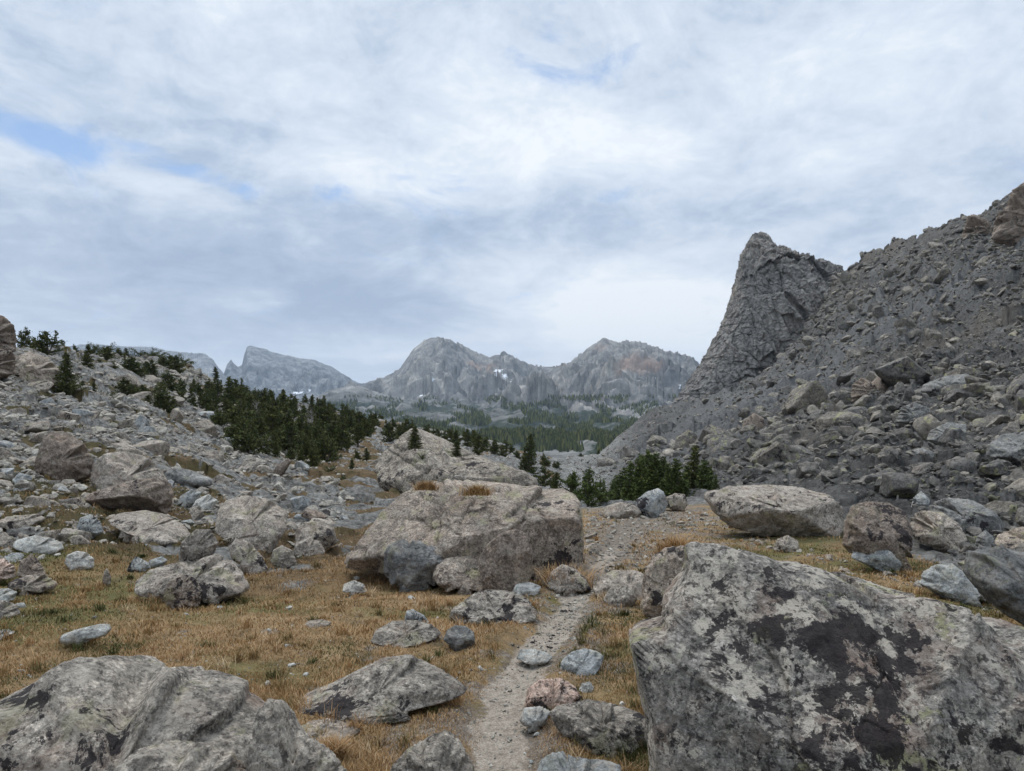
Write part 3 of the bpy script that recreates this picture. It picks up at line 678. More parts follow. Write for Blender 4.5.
    tag(ob, label, cat); FOOT.append((c[0], Yc, max(w0, D)*.5, w0)); return ob, yf
B = boulder
# --- the two big foreground boulders
HERO = [(620, 652), (626, 636), (641, 618), (662, 594), (679, 566), (688, 550), (683, 537), (698, 534), (728, 539), (760, 549), (792, 557), (850, 571), (900, 589), (960, 606), (1024, 626), (1120, 662), (1220, 760), (1240, 900), (1100, 1010), (800, 1010), (690, 960), (662, 860), (648, 770), (640, 715), (630, 672)]
B('huge lichen covered granite boulder with black and yellow green patches filling the right foreground', HERO, 'lichen', .62, .55, 8, 3, .035, Y=2.75, planes=[((-.12, -.5, .86), .60), ((-.8, -.6, .05), .74), ((.12, -.97, .1), .66), ((.55, -.5, .65), .72)], cracks=.2, box=.5, nrand=0)
B('broad lichen spotted boulder rising from the bottom left corner', [(-70, 730), (-20, 706), (0, 698), (30, 684), (55, 666), (75, 657), (110, 656), (146, 657), (186, 664), (225, 670), (245, 678), (262, 697), (285, 720), (300, 770), (290, 860), (100, 880), (-60, 860)], 'lichen_soft', .6, .75, 7, 5, .026, Y=3.1, planes=[((-.1, -.75, .62), .68)], cracks=.1, box=.7, nrand=0)
B('low mottled boulder at the bottom edge lying before the broad bottom left one', [(100, 790), (118, 764), (140, 748), (172, 740), (205, 741), (235, 752), (252, 775), (250, 850), (110, 850)], 'lichen_soft', .8, .5, 6, 8, .06, Y=2.75, cracks=.3)
B('jagged grey boulder chunk leaning on the right end of the broad bottom left boulder', [(246, 760), (256, 712), (268, 698), (282, 698), (296, 712), (308, 735), (330, 748), (352, 776), (350, 850), (250, 850)], 'lichen_soft', .8, .4, 6, 9, .07, Y=2.95, cracks=.5)
# --- boulders along the trail
B('long flat lichen flecked slab with a pointed right end lying left of the trail', [(284, 716), (290, 704), (305, 694), (345, 676), (383, 657), (405, 654), (414, 655), (440, 668), (458, 680), (469, 689), (460, 698), (440, 704), (400, 712), (360, 717), (300, 722)], 'lichen_soft', .62, .7, 6, 11, .045, planes=[((-.2, -.6, .78), .55)], box=.6, cracks=.3)
B('flat pale half buried rock under the left end of the long pointed slab', [(285, 742), (292, 728), (320, 721), (352, 724), (362, 730), (345, 741), (300, 748)], 'granite', 1.0, .5, 5, 12, .05)
B('grey boulder at the bottom edge just left of the trail', [(384, 790), (392, 765), (408, 748), (432, 734), (447, 729), (462, 742), (474, 766), (478, 800), (430, 830), (390, 820)], 'lichen_soft', .8, .6, 6, 13, .06, Y=3.7, cracks=.3)
B('blue grey flat topped rock at the bottom edge right of the trail', [(532, 790), (540, 760), (556, 750), (575, 757), (605, 760), (621, 765), (626, 800), (580, 820), (535, 815)], 'blue', .8, .7, 6, 14, .05, Y=3.75, top=.5)
B('mottled grey white boulder with a dark undercut at the lower right of the trail', [(548, 712), (560, 704), (588, 699), (612, 703), (640, 712), (655, 728), (652, 745), (630, 750), (595, 750), (570, 744), (556, 728)], 'lichen_soft', .7, .5, 6, 15, .06, cracks=.3)
B('pink speckled boulder on the right edge of the trail', [(524, 706), (528, 688), (540, 679), (562, 678), (575, 686), (582, 698), (575, 709), (550, 714), (530, 712)], 'pink', .8, .4, 6, 16, .05)
B('small pale stone tucked under the pink speckled trail boulder', [(520, 722), (524, 708), (540, 706), (550, 712), (545, 726), (528, 728)], 'pale', .9, .2, 4, 17, .06, name='stone', cat='stone')
B('angular pale blue block perched right of the trail', [(558, 672), (562, 660), (571, 652), (584, 648), (597, 651), (604, 656), (600, 668), (592, 679), (577, 680), (562, 676)], 'blue', .85, .3, 5, 18, .035, top=.45, box=.5, nrand=7)
B('small white stone below the angular pale blue block', [(578, 692), (582, 683), (590, 682), (594, 688), (590, 695), (582, 695)], 'pale', .9, .2, 4, 19, .06, name='stone', cat='stone')
B('flat pale slab with a sharp undercut right edge left of the trail', [(370, 643), (375, 630), (392, 621), (415, 620), (432, 624), (442, 632), (436, 640), (412, 646), (388, 647)], 'lichen_soft', .65, .65, 6, 20, .04, planes=[((-.2, -.6, .78), .5)])
B('small blue grey wedge behind the flat pale slab with the undercut edge', [(404, 622), (406, 611), (413, 609), (424, 615), (431, 624), (420, 628)], 'blue', .7, .4, 5, 21, .04)
B('rounded dark blue grey cobble boulder between the pale slab and the trail', [(443, 640), (447, 630), (455, 625), (466, 626), (474, 632), (475, 642), (468, 650), (452, 648)], 'slate', .9, .2, 5, 22, .06)
B('broad low grey boulder with a peaked back beside the upper trail', [(448, 618), (452, 608), (464, 600), (476, 592), (488, 589), (512, 591), (528, 598), (538, 612), (534, 625), (500, 628), (462, 624)], 'lichen_soft', .7, .7, 6, 23, .05)
B('flat white stone set in the middle of the trail', [(516, 658), (521, 649), (535, 649), (549, 653), (553, 658), (546, 663), (525, 663)], 'pale', .8, .6, 5, 24, .04)
B('thin white slab at the right edge of the trail above the blue block', [(571, 636), (580, 630), (592, 629), (599, 633), (594, 638), (578, 639)], 'pale', .7, .5, 4, 25, .04, name='stone', cat='stone')
B('very large weathered granite boulder with a slanting left slab standing behind the meadow', [(338, 568), (350, 550), (366, 529), (384, 508), (402, 492), (422, 483), (448, 479), (475, 480), (500, 482), (530, 485), (558, 486), (573, 490), (581, 502), (584, 530), (584, 560), (583, 580), (560, 587), (520, 590), (470, 585), (400, 578)], 'granite_warm', .75, .32, 7, 30, .035, box=.52, nrand=3, Y=10.4,
  planes=[((-.5, -.62, .6), .66), ((.25, -.9, -.3), .66), ((.1, -.4, .9), .84)], cracks=.55, grooves=[((.89, .1, -.45), -.60, .018, .07), ((.89, .1, -.45), -.78, .014, .05), ((.86, 0, -.5), .12, .02, .05), ((.95, 0, .25), .70, .015, .03)])
B('dark brown rounded block standing in for shade in the hollow of the very large granite boulder', [(478, 560), (486, 545), (500, 533), (515, 528), (528, 535), (533, 552), (532, 575), (522, 598), (496, 602), (482, 588)], 'granite_brown', .7, 0, 6, 31, .03, Y=9.62)  # dark body set into the recess to stand for the shade under the overhang
B('dark bluish boulder with a chipped face before the very large granite boulder', [(383, 572), (384, 552), (390, 543), (402, 539), (430, 541), (448, 544), (456, 552), (455, 574), (440, 584), (405, 588), (390, 583)], 'slate', .8, .25, 6, 32, .06, cracks=.3)
B('pale brown wedge boulder beside the dark bluish chipped one', [(432, 578), (436, 566), (446, 558), (462, 555), (480, 560), (494, 570), (502, 582), (495, 590), (465, 592), (440, 588)], 'granite_warm', .8, .45, 6, 33, .06)
B('low pale half sunk rock at the head of the trail behind a straw tuft', [(544, 584), (550, 572), (562, 564), (574, 567), (586, 578), (592, 590), (575, 594), (552, 592)], 'granite', .8, .4, 5, 34, .06)
B('small flat pale stone between the wedge boulder and the trail', [(512, 592), (516, 584), (530, 582), (541, 586), (538, 595), (520, 597)], 'pale', .9, .4, 4, 35, .05)
B('grey boulder right of the trail behind the small peaked one', [(592, 590), (600, 576), (614, 570), (636, 570), (652, 577), (664, 592), (655, 600), (620, 602), (600, 600)], 'granite', .7, .4, 5, 36, .06)
B('small peaked speckled boulder on the right bank of the upper trail', [(602, 600), (610, 588), (622, 582), (632, 586), (638, 598), (632, 608), (612, 608)], 'lichen_soft', .8, .3, 5, 37, .06)
B('speckled brown grey boulder half hidden behind the left tip of the huge foreground boulder', [(640, 606), (643, 575), (652, 556), (666, 547), (684, 545), (698, 556), (704, 600), (690, 628), (655, 630)], 'granite_warm', .8, .2, 6, 38, .05, Y=7.8)
B('straight white bar of rock lying in the rusty meadow grass', [(59, 641), (62, 634), (78, 629), (98, 624), (109, 623), (112, 629), (106, 636), (90, 640), (75, 644), (63, 645)], 'pale', .35, .3, 5, 40, .03)
B('rounded white boulder sitting alone in the left meadow', [(64, 563), (67, 555), (76, 551), (86, 552), (94, 558), (94, 567), (84, 571), (70, 570)], 'pale', .8, .3, 5, 41, .04)
B('long pale boulder in the left meadow behind the rounded white one', [(12, 546), (16, 540), (32, 536), (50, 537), (62, 542), (64, 549), (52, 555), (22, 554)], 'pale', .6, .4, 5, 42, .05)
B('brown upright rock near the left edge with a slab at its foot', [(16, 576), (20, 562), (30, 555), (37, 558), (44, 568), (48, 580), (34, 582)], 'granite_brown', .8, .2, 5, 43, .05)
B('pointed flat slab at the foot of the brown upright rock near the left edge', [(6, 588), (10, 581), (28, 575), (46, 574), (58, 583), (54, 590), (34, 592)], 'granite_warm', .6, .4, 5, 44, .04)
B('pink grey rock cut by the left edge behind the pointed flat slab', [(-18, 578), (-12, 562), (4, 558), (15, 566), (16, 577), (0, 582)], 'pink', .8, .3, 5, 45, .05)
B('low pale rock cut by the left edge level with the pointed slab', [(-14, 598), (-8, 590), (8, 588), (18, 592), (14, 600), (-2, 602)], 'pale', .8, .3, 5, 46, .05)
B('rounded grey rock cut by the left edge in the orange grass', [(-20, 618), (-12, 604), (4, 600), (18, 605), (21, 614), (8, 621)], 'granite', .8, .3, 5, 47, .05)
B('thin white rock cut by the left edge in the lower meadow', [(-16, 638), (-6, 631), (8, 629), (16, 632), (8, 638), (-8, 642)], 'pale', .7, .3, 5, 48, .04)
B('rugged grey boulder with a tilted upper block in the middle of the left meadow', [(133, 594), (136, 580), (150, 569), (172, 563), (200, 558), (216, 553), (232, 560), (243, 572), (251, 588), (240, 597), (205, 604), (160, 604)], 'granite', .7, .5, 6, 50, .07, cracks=.5)
B('tilted block resting on top of the rugged grey meadow boulder', [(178, 562), (181, 542), (196, 529), (211, 529), (219, 543), (213, 556), (196, 566), (184, 568)], 'granite', .7, .2, 6, 51, .05, Y=9.9, cracks=.3)
B('pinkish knobbly boulder in front of the rugged grey meadow boulder', [(163, 598), (168, 582), (182, 573), (196, 578), (203, 592), (200, 605), (180, 610), (168, 607)], 'granite_warm', .7, .2, 6, 52, .06)
B('small sky blue stone at the right foot of the rugged grey meadow boulder', [(211, 597), (217, 589), (228, 587), (235, 591), (233, 598), (220, 601)], 'blue', .7, .3, 5, 53, .04)
B('angular pale blue stone in the grass left of the rugged grey meadow boulder', [(125, 573), (130, 563), (136, 556), (148, 562), (151, 568), (140, 575)], 'blue', .7, .2, 5, 54, .04)
B('flat pale blue stone touching the rugged grey meadow boulder', [(145, 567), (150, 560), (162, 556), (168, 560), (162, 568), (150, 570)], 'blue', .7, .3, 5, 55, .04)
B('small upright grey stone in the left meadow grass', [(102, 582), (104, 572), (107, 568), (111, 576), (111, 584), (105, 585)], 'granite', .8, .1, 4, 56, .05, name='stone', cat='stone')
B('large dark faced boulder with a light top on the left slope', [(32, 478), (35, 460), (42, 440), (52, 431), (68, 432), (84, 443), (94, 460), (93, 476), (80, 483), (50, 484)], 'granite_brown', .8, .35, 6, 60, .05, planes=[((.15, -.5, .85), .7)])
B('large rounded brown grey boulder behind the overhanging dark one', [(90, 480), (93, 463), (105, 453), (125, 451), (148, 457), (162, 470), (172, 486), (160, 498), (120, 500), (96, 496)], 'granite', .8, .4, 6, 61, .05)
B('overhanging boulder with a nearly black underside on the left slope', [(82, 508), (86, 494), (104, 488), (128, 481), (155, 477), (170, 481), (174, 494), (170, 514), (150, 516), (120, 512), (98, 517)], 'granite_brown', .7, -.15, 6, 62, .05, planes=[((0, -.8, -.6), .5)])
B('wide flat topped slab in front of the overhanging dark boulder', [(106, 522), (118, 513), (145, 510), (170, 515), (186, 526), (194, 540), (176, 546), (148, 540), (118, 530)], 'granite', .8, .6, 6, 63, .04, top=.5)
B('tall bluish split rock left of the wide flat topped slab', [(76, 530), (80, 518), (90, 514), (100, 520), (104, 532), (92, 539), (80, 538)], 'blue', .7, .3, 5, 64, .07, cracks=.5)
B('small rounded grey rock at the left foot of the wide flat topped slab', [(118, 538), (122, 528), (132, 524), (141, 530), (142, 538), (132, 543)], 'granite', .8, .3, 5, 65, .05)
B('long low slab reaching in from the left edge above the pale meadow boulder', [(-12, 524), (6, 517), (24, 515), (40, 513), (47, 519), (36, 526), (8, 529)], 'granite', .7, .4, 5, 66, .05)
B('dark slate slab tilted behind the overhanging boulder', [(163, 482), (166, 472), (178, 467), (196, 472), (213, 479), (212, 486), (190, 488)], 'slate', .6, .3, 5, 67, .04)
B('pale green grey slab just right of the overhanging dark boulder', [(176, 506), (180, 496), (192, 489), (202, 492), (198, 502), (186, 508)], 'blue', .7, .5, 5, 68, .04)
B('second pale slab overlapping the pale green grey one on its right', [(190, 510), (196, 500), (208, 494), (218, 500), (212, 510), (200, 513)], 'pale', .7, .5, 5, 69, .04)
B('very broad flat grey outcrop sloping to the meadow in the left rubble', [(214, 532), (218, 510), (226, 500), (246, 495), (270, 499), (288, 512), (286, 530), (276, 546), (258, 552), (232, 545)], 'granite', .9, .9, 6, 70, .04, top=.6, cracks=.3)
B('leaning striped slab at the meadow edge below the very broad flat outcrop', [(228, 548), (236, 538), (250, 542), (262, 556), (269, 570), (262, 575), (245, 568), (232, 560)], 'granite', .7, .5, 5, 71, .05, cracks=.4)
B('small upright block wedged right of the leaning striped slab', [(270, 562), (273, 550), (282, 545), (292, 550), (297, 562), (290, 568), (276, 568)], 'granite', .8, .2, 5, 72, .05)
B('grey block with a level top at the right end of the left rubble', [(294, 548), (296, 530), (304, 522), (320, 521), (334, 528), (338, 542), (328, 549), (306, 552)], 'granite', .7, .3, 5, 73, .05, top=.55)
B('rounded grey boulder on the grass before the level topped block', [(292, 554), (296, 543), (308, 538), (320, 541), (326, 552), (318, 560), (300, 560)], 'granite', .8, .3, 5, 74, .05)
B('dark slab leaning to the left above the level topped block', [(300, 516), (306, 508), (322, 512), (334, 520), (332, 526), (318, 523)], 'granite_brown', .7, .3, 5, 75, .04)
B('white boulder alone on the grass left of the very large granite boulder', [(342, 592), (344, 584), (354, 580), (364, 584), (368, 592), (356, 594)], 'pale', .8, .3, 5, 76, .05)
B('flat grey rock flush with the turf in mid meadow', [(302, 626), (308, 621), (322, 619), (332, 622), (328, 627), (312, 629)], 'granite', .8, .6, 5, 77, .04)
B('brown wedge of rock leaning up below the dark pine stand', [(270, 476), (276, 466), (288, 458), (292, 461), (284, 474), (275, 480)], 'granite_brown', .6, .1, 5, 78, .04)
B('tan ledge slab with an overhanging lip on the upper left slope', [(10, 372), (12, 358), (30, 351), (48, 358), (62, 370), (60, 384), (36, 386), (14, 382)], 'granite_warm', .8, .6, 6, 79, .05, top=.7, cracks=.5)
B('dark rounded crag cut by the left edge of the skyline', [(-40, 352), (-32, 320), (-12, 312), (4, 316), (14, 325), (17, 338), (16, 352), (-8, 358)], 'granite_brown', .8, .1, 6, 80, .06, cracks=.4, base=356)
B('stacked brown blocks under the dark crag at the left edge', [(-30, 380), (-26, 356), (-6, 348), (12, 350), (17, 360), (14, 374), (-6, 384)], 'granite_brown', .8, .2, 6, 81, .08, cracks=.8)
B('broad tan granite dome with small conifers on it rising behind the very large boulder', [(372, 462), (388, 447), (400, 436), (411, 428), (418, 427), (428, 431), (445, 439), (465, 449), (485, 457), (505, 464), (522, 470), (534, 477), (541, 488), (520, 500), (430, 502), (380, 490)], 'granite_broad', .9, .6, 7, 82, .05, Y=33, box=.75, nrand=6, cracks=.5, grooves=[((.5, 0, .85), .1, .02, .04), ((.45, 0, .9), .45, .02, .03)], name='granite_dome', cat='rock dome')
B('broad shadowed granite shelf at the right foot of the tan dome', [(425, 482), (430, 470), (445, 464), (470, 461), (500, 463), (525, 470), (538, 480), (538, 495), (470, 500), (430, 498)], 'granite_broad', .5, .1, 6, 83, .03, Y=29.5, box=.55, nrand=2, name='rock_shelf', cat='rock shelf')
# --- right side
B('long flat topped boulder with a shadowed undercut front on the right flat', [(702, 497), (706, 490), (730, 485), (765, 484), (800, 487), (828, 494), (843, 506), (846, 525), (838, 546), (815, 546), (790, 538), (755, 533), (728, 526), (714, 514)], 'granite', .75, .1, 6, 90, .055, planes=[((.08, -.38, .92), .5), ((-.25, -.8, -.5), .5), ((.5, -.8, .2), .55), ((-.7, -.5, .3), .62)], base=541, box=.42, nrand=2)
B('square brown block with a light top next to the long undercut boulder', [(842, 545), (844, 520), (852, 505), (868, 501), (890, 503), (906, 512), (913, 530), (912, 562), (898, 570), (870, 562), (848, 552)], 'granite_brown', .75, .2, 6, 91, .04, planes=[((0, -.45, .9), .52)], box=.5, nrand=3)
B('pale pointed boulder at the foot of the square brown block', [(851, 558), (854, 546), (864, 539), (876, 542), (892, 552), (903, 564), (898, 572), (872, 568)], 'blue', .7, .4, 5, 92, .05)
B('small grey rock under the left front of the long undercut boulder', [(773, 550), (777, 539), (788, 535), (798, 541), (800, 550), (786, 553)], 'granite', .8, .2, 5, 93, .05)
B('blue grey angular boulder left of the great block at the right edge', [(918, 584), (923, 571), (936, 564), (952, 563), (966, 574), (984, 585), (996, 600), (975, 604), (940, 597)], 'blue', .7, .4, 6, 94, .05)
B('great slate faced block with a tan top cut by the right edge', [(962, 574), (966, 552), (978, 545), (1004, 547), (1040, 556), (1075, 570), (1095, 610), (1060, 640), (1015, 622), (985, 600)], 'slate', .7, .35, 6, 95, .045, planes=[((.15, -.5, .85), .62)], box=.55, nrand=4)
B('grey boulder sloping right behind the square brown block', [(908, 530), (911, 516), (922, 510), (942, 512), (960, 524), (968, 540), (962, 552), (940, 550), (916, 542)], 'granite', .8, .4, 6, 96, .05)
B('flat topped boulder with a black gap beneath it near the right edge', [(926, 520), (930, 504), (946, 497), (972, 500), (996, 512), (1006, 526), (998, 536), (965, 534), (940, 530)], 'slate', .8, .3, 6, 97, .05, planes=[((.1, -.4, .9), .6)])
B('upright pointed grey rock above the sloping boulder near the square block', [(910, 510), (913, 498), (921, 491), (929, 498), (932, 511), (922, 514)], 'blue', .8, .1, 5, 98, .05)
B('low tan boulder cut by the right edge above the great slate block', [(992, 546), (998, 534), (1015, 528), (1040, 527), (1055, 540), (1045, 552), (1010, 551)], 'granite_warm', .8, .4, 5, 99, .05)
B('small rounded dark rock between the flat topped boulder and the great slate block', [(974, 548), (977, 536), (985, 530), (993, 536), (995, 547), (985, 552)], 'slate', .8, .1, 5, 100, .05)
B('whale backed grey boulder on the edge of the flat before the conifer clump', [(632, 512), (636, 500), (646, 492), (658, 488), (664, 492), (668, 504), (664, 513), (645, 517)], 'blue', .8, .3, 5, 101, .05)
B('squarish grey boulder touching the whale backed one on its right', [(664, 508), (666, 497), (675, 493), (685, 494), (688, 504), (684, 511)], 'granite', .8, .1, 5, 102, .05)
B('broad low grey rock left of the whale backed boulder', [(602, 514), (606, 506), (620, 502), (636, 504), (642, 513), (630, 518), (610, 519)], 'granite', .8, .5, 5, 103, .06)
B('flat tabular dark boulder poised high on the right talus', [(920, 392), (923, 384), (945, 376), (968, 373), (972, 378), (970, 388), (950, 399), (932, 399)], 'slate', .6, .15, 6, 104, .03, planes=[((0, -.35, .93), .5)], box=.45, nrand=3)
B('twin peaked reddish brown boulder standing in the right talus', [(850, 402), (852, 384), (862, 377), (872, 382), (878, 375), (888, 384), (891, 400), (875, 405)], 'granite_brown', .7, .1, 6, 105, .04, cracks=.1)
B('big slab sided boulder cut by the right edge in the lower talus', [(985, 456), (988, 444), (1002, 434), (1030, 431), (1050, 440), (1052, 462), (1015, 466)], 'slate', .8, .3, 6, 106, .05, planes=[((-.3, -.5, .8), .6)])
B('faceted dark boulder with a light roof like top in the middle talus', [(926, 440), (930, 430), (948, 422), (966, 424), (968, 436), (955, 446), (938, 446)], 'slate', .8, .3, 6, 107, .04, planes=[((-.3, -.5, .8), .6)])
B('low flat boulder with a thin dark shadow line in the middle talus', [(902, 458), (906, 451), (922, 448), (936, 453), (934, 461), (915, 464)], 'slate', .8, .3, 5, 108, .05)
B('tall grey boulder at the foot of the talus above the conifer clump', [(672, 452), (676, 438), (688, 429), (697, 434), (698, 447), (686, 456)], 'talus', .8, .2, 5, 109, .05)
B('rusty brown boulder at the left end of the right talus', [(740, 432), (744, 420), (754, 413), (764, 418), (766, 430), (754, 435)], 'granite_brown', .8, .2, 5, 110, .06)
B('blocky dark boulder below the twin peaked one in the talus', [(896, 422), (900, 408), (914, 402), (930, 408), (932, 422), (914, 428)], 'slate', .8, .2, 6, 111, .05)
B('ragged crag standing on the skyline of the right ridge', [(960, 240), (966, 222), (967, 216), (974, 214), (982, 217), (990, 222), (1000, 236), (990, 246)], 'granite_brown', .8, .1, 6, 112, .08, cracks=.6, name='crag', cat='crag', base=243)
B('taller broken crag where the right ridge meets the right edge', [(990, 240), (996, 214), (1006, 206), (1012, 190), (1024, 182), (1060, 172), (1080, 190), (1080, 250), (1020, 258)], 'granite_brown', .7, .1, 7, 113, .08, cracks=.6, name='crag', cat='crag', base=245)

# --- the leaning rock tower at the end of the right ridge
def build_tower():
    Yc = 300.0; wz = lambda r_: -(r_-HY)/F*Yc
    rows = np.array([227, 229, 233, 240, 247, 255, 262, 272, 285, 300, 324, 342, 360, 380, 398, 412, 440]); 
    xl = np.array([755, 751.5, 749, 745.5, 743, 741, 739, 736, 732, 728, 721, 712, 701, 690, 677, 664, 640.])
    xr = np.array([763, 769, 772, 777, 787, 800, 826, 845, 862, 880, 900, 905, 905, 900, 890, 880, 860.])
    nv, nt = 620, 900; vr = np.linspace(226.5, 440, nv)[::-1]; th = np.linspace(0, 2*math.pi, nt, endpoint=False)
    L_ = np.interp(vr, rows, xl); R_ = np.interp(vr, rows, xr); z = wz(vr)
    j1, _ = facet(np.stack([vr*.13, vr*0, vr*0], -1), 31, 2.2, True); j2, _ = facet(np.stack([vr*.4, vr*0, vr*0+3], -1), 32, 2.2, True)
    L_ = L_-j1*.5
    X0 = ((L_+R_)/2-HX)/F*Yc; hw = (R_-L_)/2/F*Yc; dp = np.minimum(hw*.9, 26)*1.0+1.0
    TH, Zm = np.meshgrid(th, z, indexing='xy')
    for it in range(12):                                # widths that give the wanted edges once the depth is allowed for
        cx = np.sign(np.cos(TH))*np.abs(np.cos(TH))**.85; sy = np.sign(np.sin(TH))*np.abs(np.sin(TH))**.85
        dp = np.minimum(hw*.8, 24)+.6; pxx = HX+F*(X0[:, None]+hw[:, None]*cx)/(Yc+dp[:, None]*sy+np.clip((Zm-10)*.18, -8, 12))
        eL, eR = L_-pxx.min(1), R_-pxx.max(1); X0 = X0+(eL+eR)/2/F*Yc*.7; hw = np.maximum(hw+(eR-eL)/2/F*Yc*.7, .3)
    cx = np.sign(np.cos(TH))*np.abs(np.cos(TH))**.85; sy = np.sign(np.sin(TH))*np.abs(np.sin(TH))**.85
    X = X0[:, None]+hw[:, None]*cx; Y = Yc+dp[:, None]*sy+np.clip((Zm-10)*.18, -8, 12)
    P = np.stack([X, Y, Zm], -1).reshape(-1, 3); nrm = np.stack([np.cos(TH), np.sin(TH), TH*0], -1).reshape(-1, 3)
    Lp = P-np.array([X0.mean(), Yc, 0])
    w = np.stack([fbm(Lp*.04, 3, 41), fbm(Lp*.04, 3, 42), fbm(Lp*.04, 3, 43)], -1)
    Q = np.stack([Lp[:, 0]+Lp[:, 2]*.22, Lp[:, 1], Lp[:, 2]*.30], -1)
    f1, e1 = facet(Q*.06+w*.2, 5, 1.8); f2, e2 = facet(Q*.21+w*.3, 6, 1.6); f3, e3 = facet(Q*.5+w*.2, 7, 1.5); f4, e4 = facet(Lp*.9, 8, 1.4)
    tp = 1-sm(P[:, 2], 62, 73)*.4
    n = f1*2.8+f2*1.6+f3*.7+f4*.35-1.0*np.exp(-e1/.04)-.4*np.exp(-e2/.05)+fbm(Lp*.6, 4, 9, .6)*.35
    side = np.abs(nrm[:, 0]); n = n*tp
    P = P+nrm*np.stack([n*.14+(f3*.25+f4*.2), n*(1-.35*side), n*0], -1); P[:, 2] += (f3*.6+f4*.3+f2*.5)*tp*sm(P[:, 2], 30, 58)
    idx = np.arange(nv*nt).reshape(nv, nt); nx = np.roll(idx, -1, 1)
    T = np.stack([idx[:-1], nx[:-1], nx[1:], idx[1:]], -1).reshape(-1, 4)
    top = len(P); P = np.concatenate([P, [P[idx[-1]].mean(0)]]); c = (0, 0); 
    q = idx[-1]; T = np.concatenate([T, np.stack([q, np.roll(q, -1), np.full(nt, top), np.full(nt, top)], -1)[:0]])
    cap = np.stack([q, np.roll(q, -1), np.full(nt, top)], -1)
    T3 = np.concatenate([T[:, [0, 1, 2]], T[:, [0, 2, 3]], cap]); T = T3; V = None
    c = (0, 0)
    m = Mat('tower_rock', .95, .1)
    col = m.ramp(m.noise(.05, 10, .7, sc=(1, 1, .35), dist=.6), [(.3, (.16, .15, .14)), (.5, (.25, .233, .212)), (.62, (.33, .30, .265)), (.72, (.38, .30, .225))])
    col = m.mix(.85, col, m.ramp(m.noise(.45, 9, .78, sc=(1, 1, .3)), [(.32, .4), (.5, 1.0), (.68, 1.6)]), 'MULTIPLY')
    nb = m.bump(m.noise(.9, 8, .7, sc=(1, 1, .4)), 1.2, .8)
    me = fast_mesh('rock_tower', P, T); o = link('rock_tower', me, m.done(col, nb))
    tag(o, 'tall dark rock tower with a sharp leaning summit at the end of the right ridge', None, None, 'structure')
build_tower()

# ------------------------------------------------------------------ scattered rocks
def hull_rock(r, n=16):
    bm = bmesh.new(); pts = r.normal(size=(n, 3)); pts /= np.linalg.norm(pts, axis=1)[:, None]; pts *= r.uniform(.8, 1.05, (n, 1))
    pts *= np.array([1, r.uniform(.65, .95), r.uniform(.4, .75)])
    for p in pts: bm.verts.new(p)
    bmesh.ops.convex_hull(bm, input=bm.verts); bmesh.ops.triangulate(bm, faces=bm.faces)
    loose = [v for v in bm.verts if not v.link_faces]
    for v in loose: bm.verts.remove(v)
    bm.verts.index_update(); V = np.array([v.co[:] for v in bm.verts]); T = np.array([[v.index for v in f.verts] for f in bm.faces], np.int32); bm.free()
    return V, T
rr_ = np.random.default_rng(5)
HULLS = [hull_rock(rr_, int(rr_.integers(10, 20))) for _ in range(40)]
def angular(level, seed, flat=.62, amp=.05, cracks=.3):
    r = np.random.default_rng(seed); V, T = ico(level); P = np.sign(V)*np.abs(V)**.8*np.array([1, r.uniform(.65, .95), r.uniform(flat-.15, flat+.15)])
    S = np.abs(P).max(0); P = cut(P/S, rand_planes(r, 15, .5, .8))*S
    return rough(P, .8, seed, amp, cracks, .8), T
def rotm(r, tilt=.5):
    a = r.uniform(0, 2*math.pi); b, c = r.normal(size=2)*tilt
    ca, sa, cb, sb, cc, sc_ = math.cos(a), math.sin(a), math.cos(b), math.sin(b), math.cos(c), math.sin(c)
    return np.array([[1, 0, 0], [0, cb, -sb], [0, sb, cb]])@np.array([[cc, 0, sc_], [0, 1, 0], [-sc_, 0, cc]])@np.array([[ca, -sa, 0], [sa, ca, 0], [0, 0, 1]])
def merged(name, lib, X, Yv, Z, S, mat, r, tilt=.5, smooth=False, kind='stuff', tones=(0, 1), label=None):
    n = len(X); which = r.integers(len(lib), size=n); a = r.uniform(0, 2*math.pi, n); b = r.normal(size=n)*tilt; c = r.normal(size=n)*tilt; sq = r.uniform(.7, 1.1, n); tv = r.uniform(*tones, n) if isinstance(tones, tuple) else tones
    ca, sa, cb, sb, cc, sc_ = np.cos(a), np.sin(a), np.cos(b), np.sin(b), np.cos(c), np.sin(c); o0 = np.zeros(n); o1 = np.ones(n)
    Rx = np.stack([o1, o0, o0, o0, cb, -sb, o0, sb, cb], -1).reshape(n, 3, 3); Ry = np.stack([cc, o0, sc_, o0, o1, o0, -sc_, o0, cc], -1).reshape(n, 3, 3); Rz = np.stack([ca, -sa, o0, sa, ca, o0, o0, o0, o1], -1).reshape(n, 3, 3)
    M = Rx@Ry@Rz; C = np.stack([X, Yv, Z], -1); Vs = []; Ts = []; tn = []; off = 0
    for j, (V, T) in enumerate(lib):
        k = np.nonzero(which == j)[0]
        if not len(k): continue
        Q = V[None]*np.stack([S[k], S[k], S[k]*sq[k]], -1)[:, None, :]
        P = np.einsum('nij,nvj->nvi', M[k], Q)+C[k][:, None, :]
        Vs.append(P.reshape(-1, 3)); Ts.append((T[None]+(np.arange(len(k))*len(V))[:, None, None]).reshape(-1, 3)+off); off += P.shape[0]*P.shape[1]; tn.append(np.repeat(tv[k], len(V)))
    me = fast_mesh(name, np.concatenate(Vs), np.concatenate(Ts), smooth); attr(me, 'tone', np.concatenate(tn))
    o = link(name, me, MAT[mat]); tag(o, kind=kind)
    if label: tag(o, label)
    return o
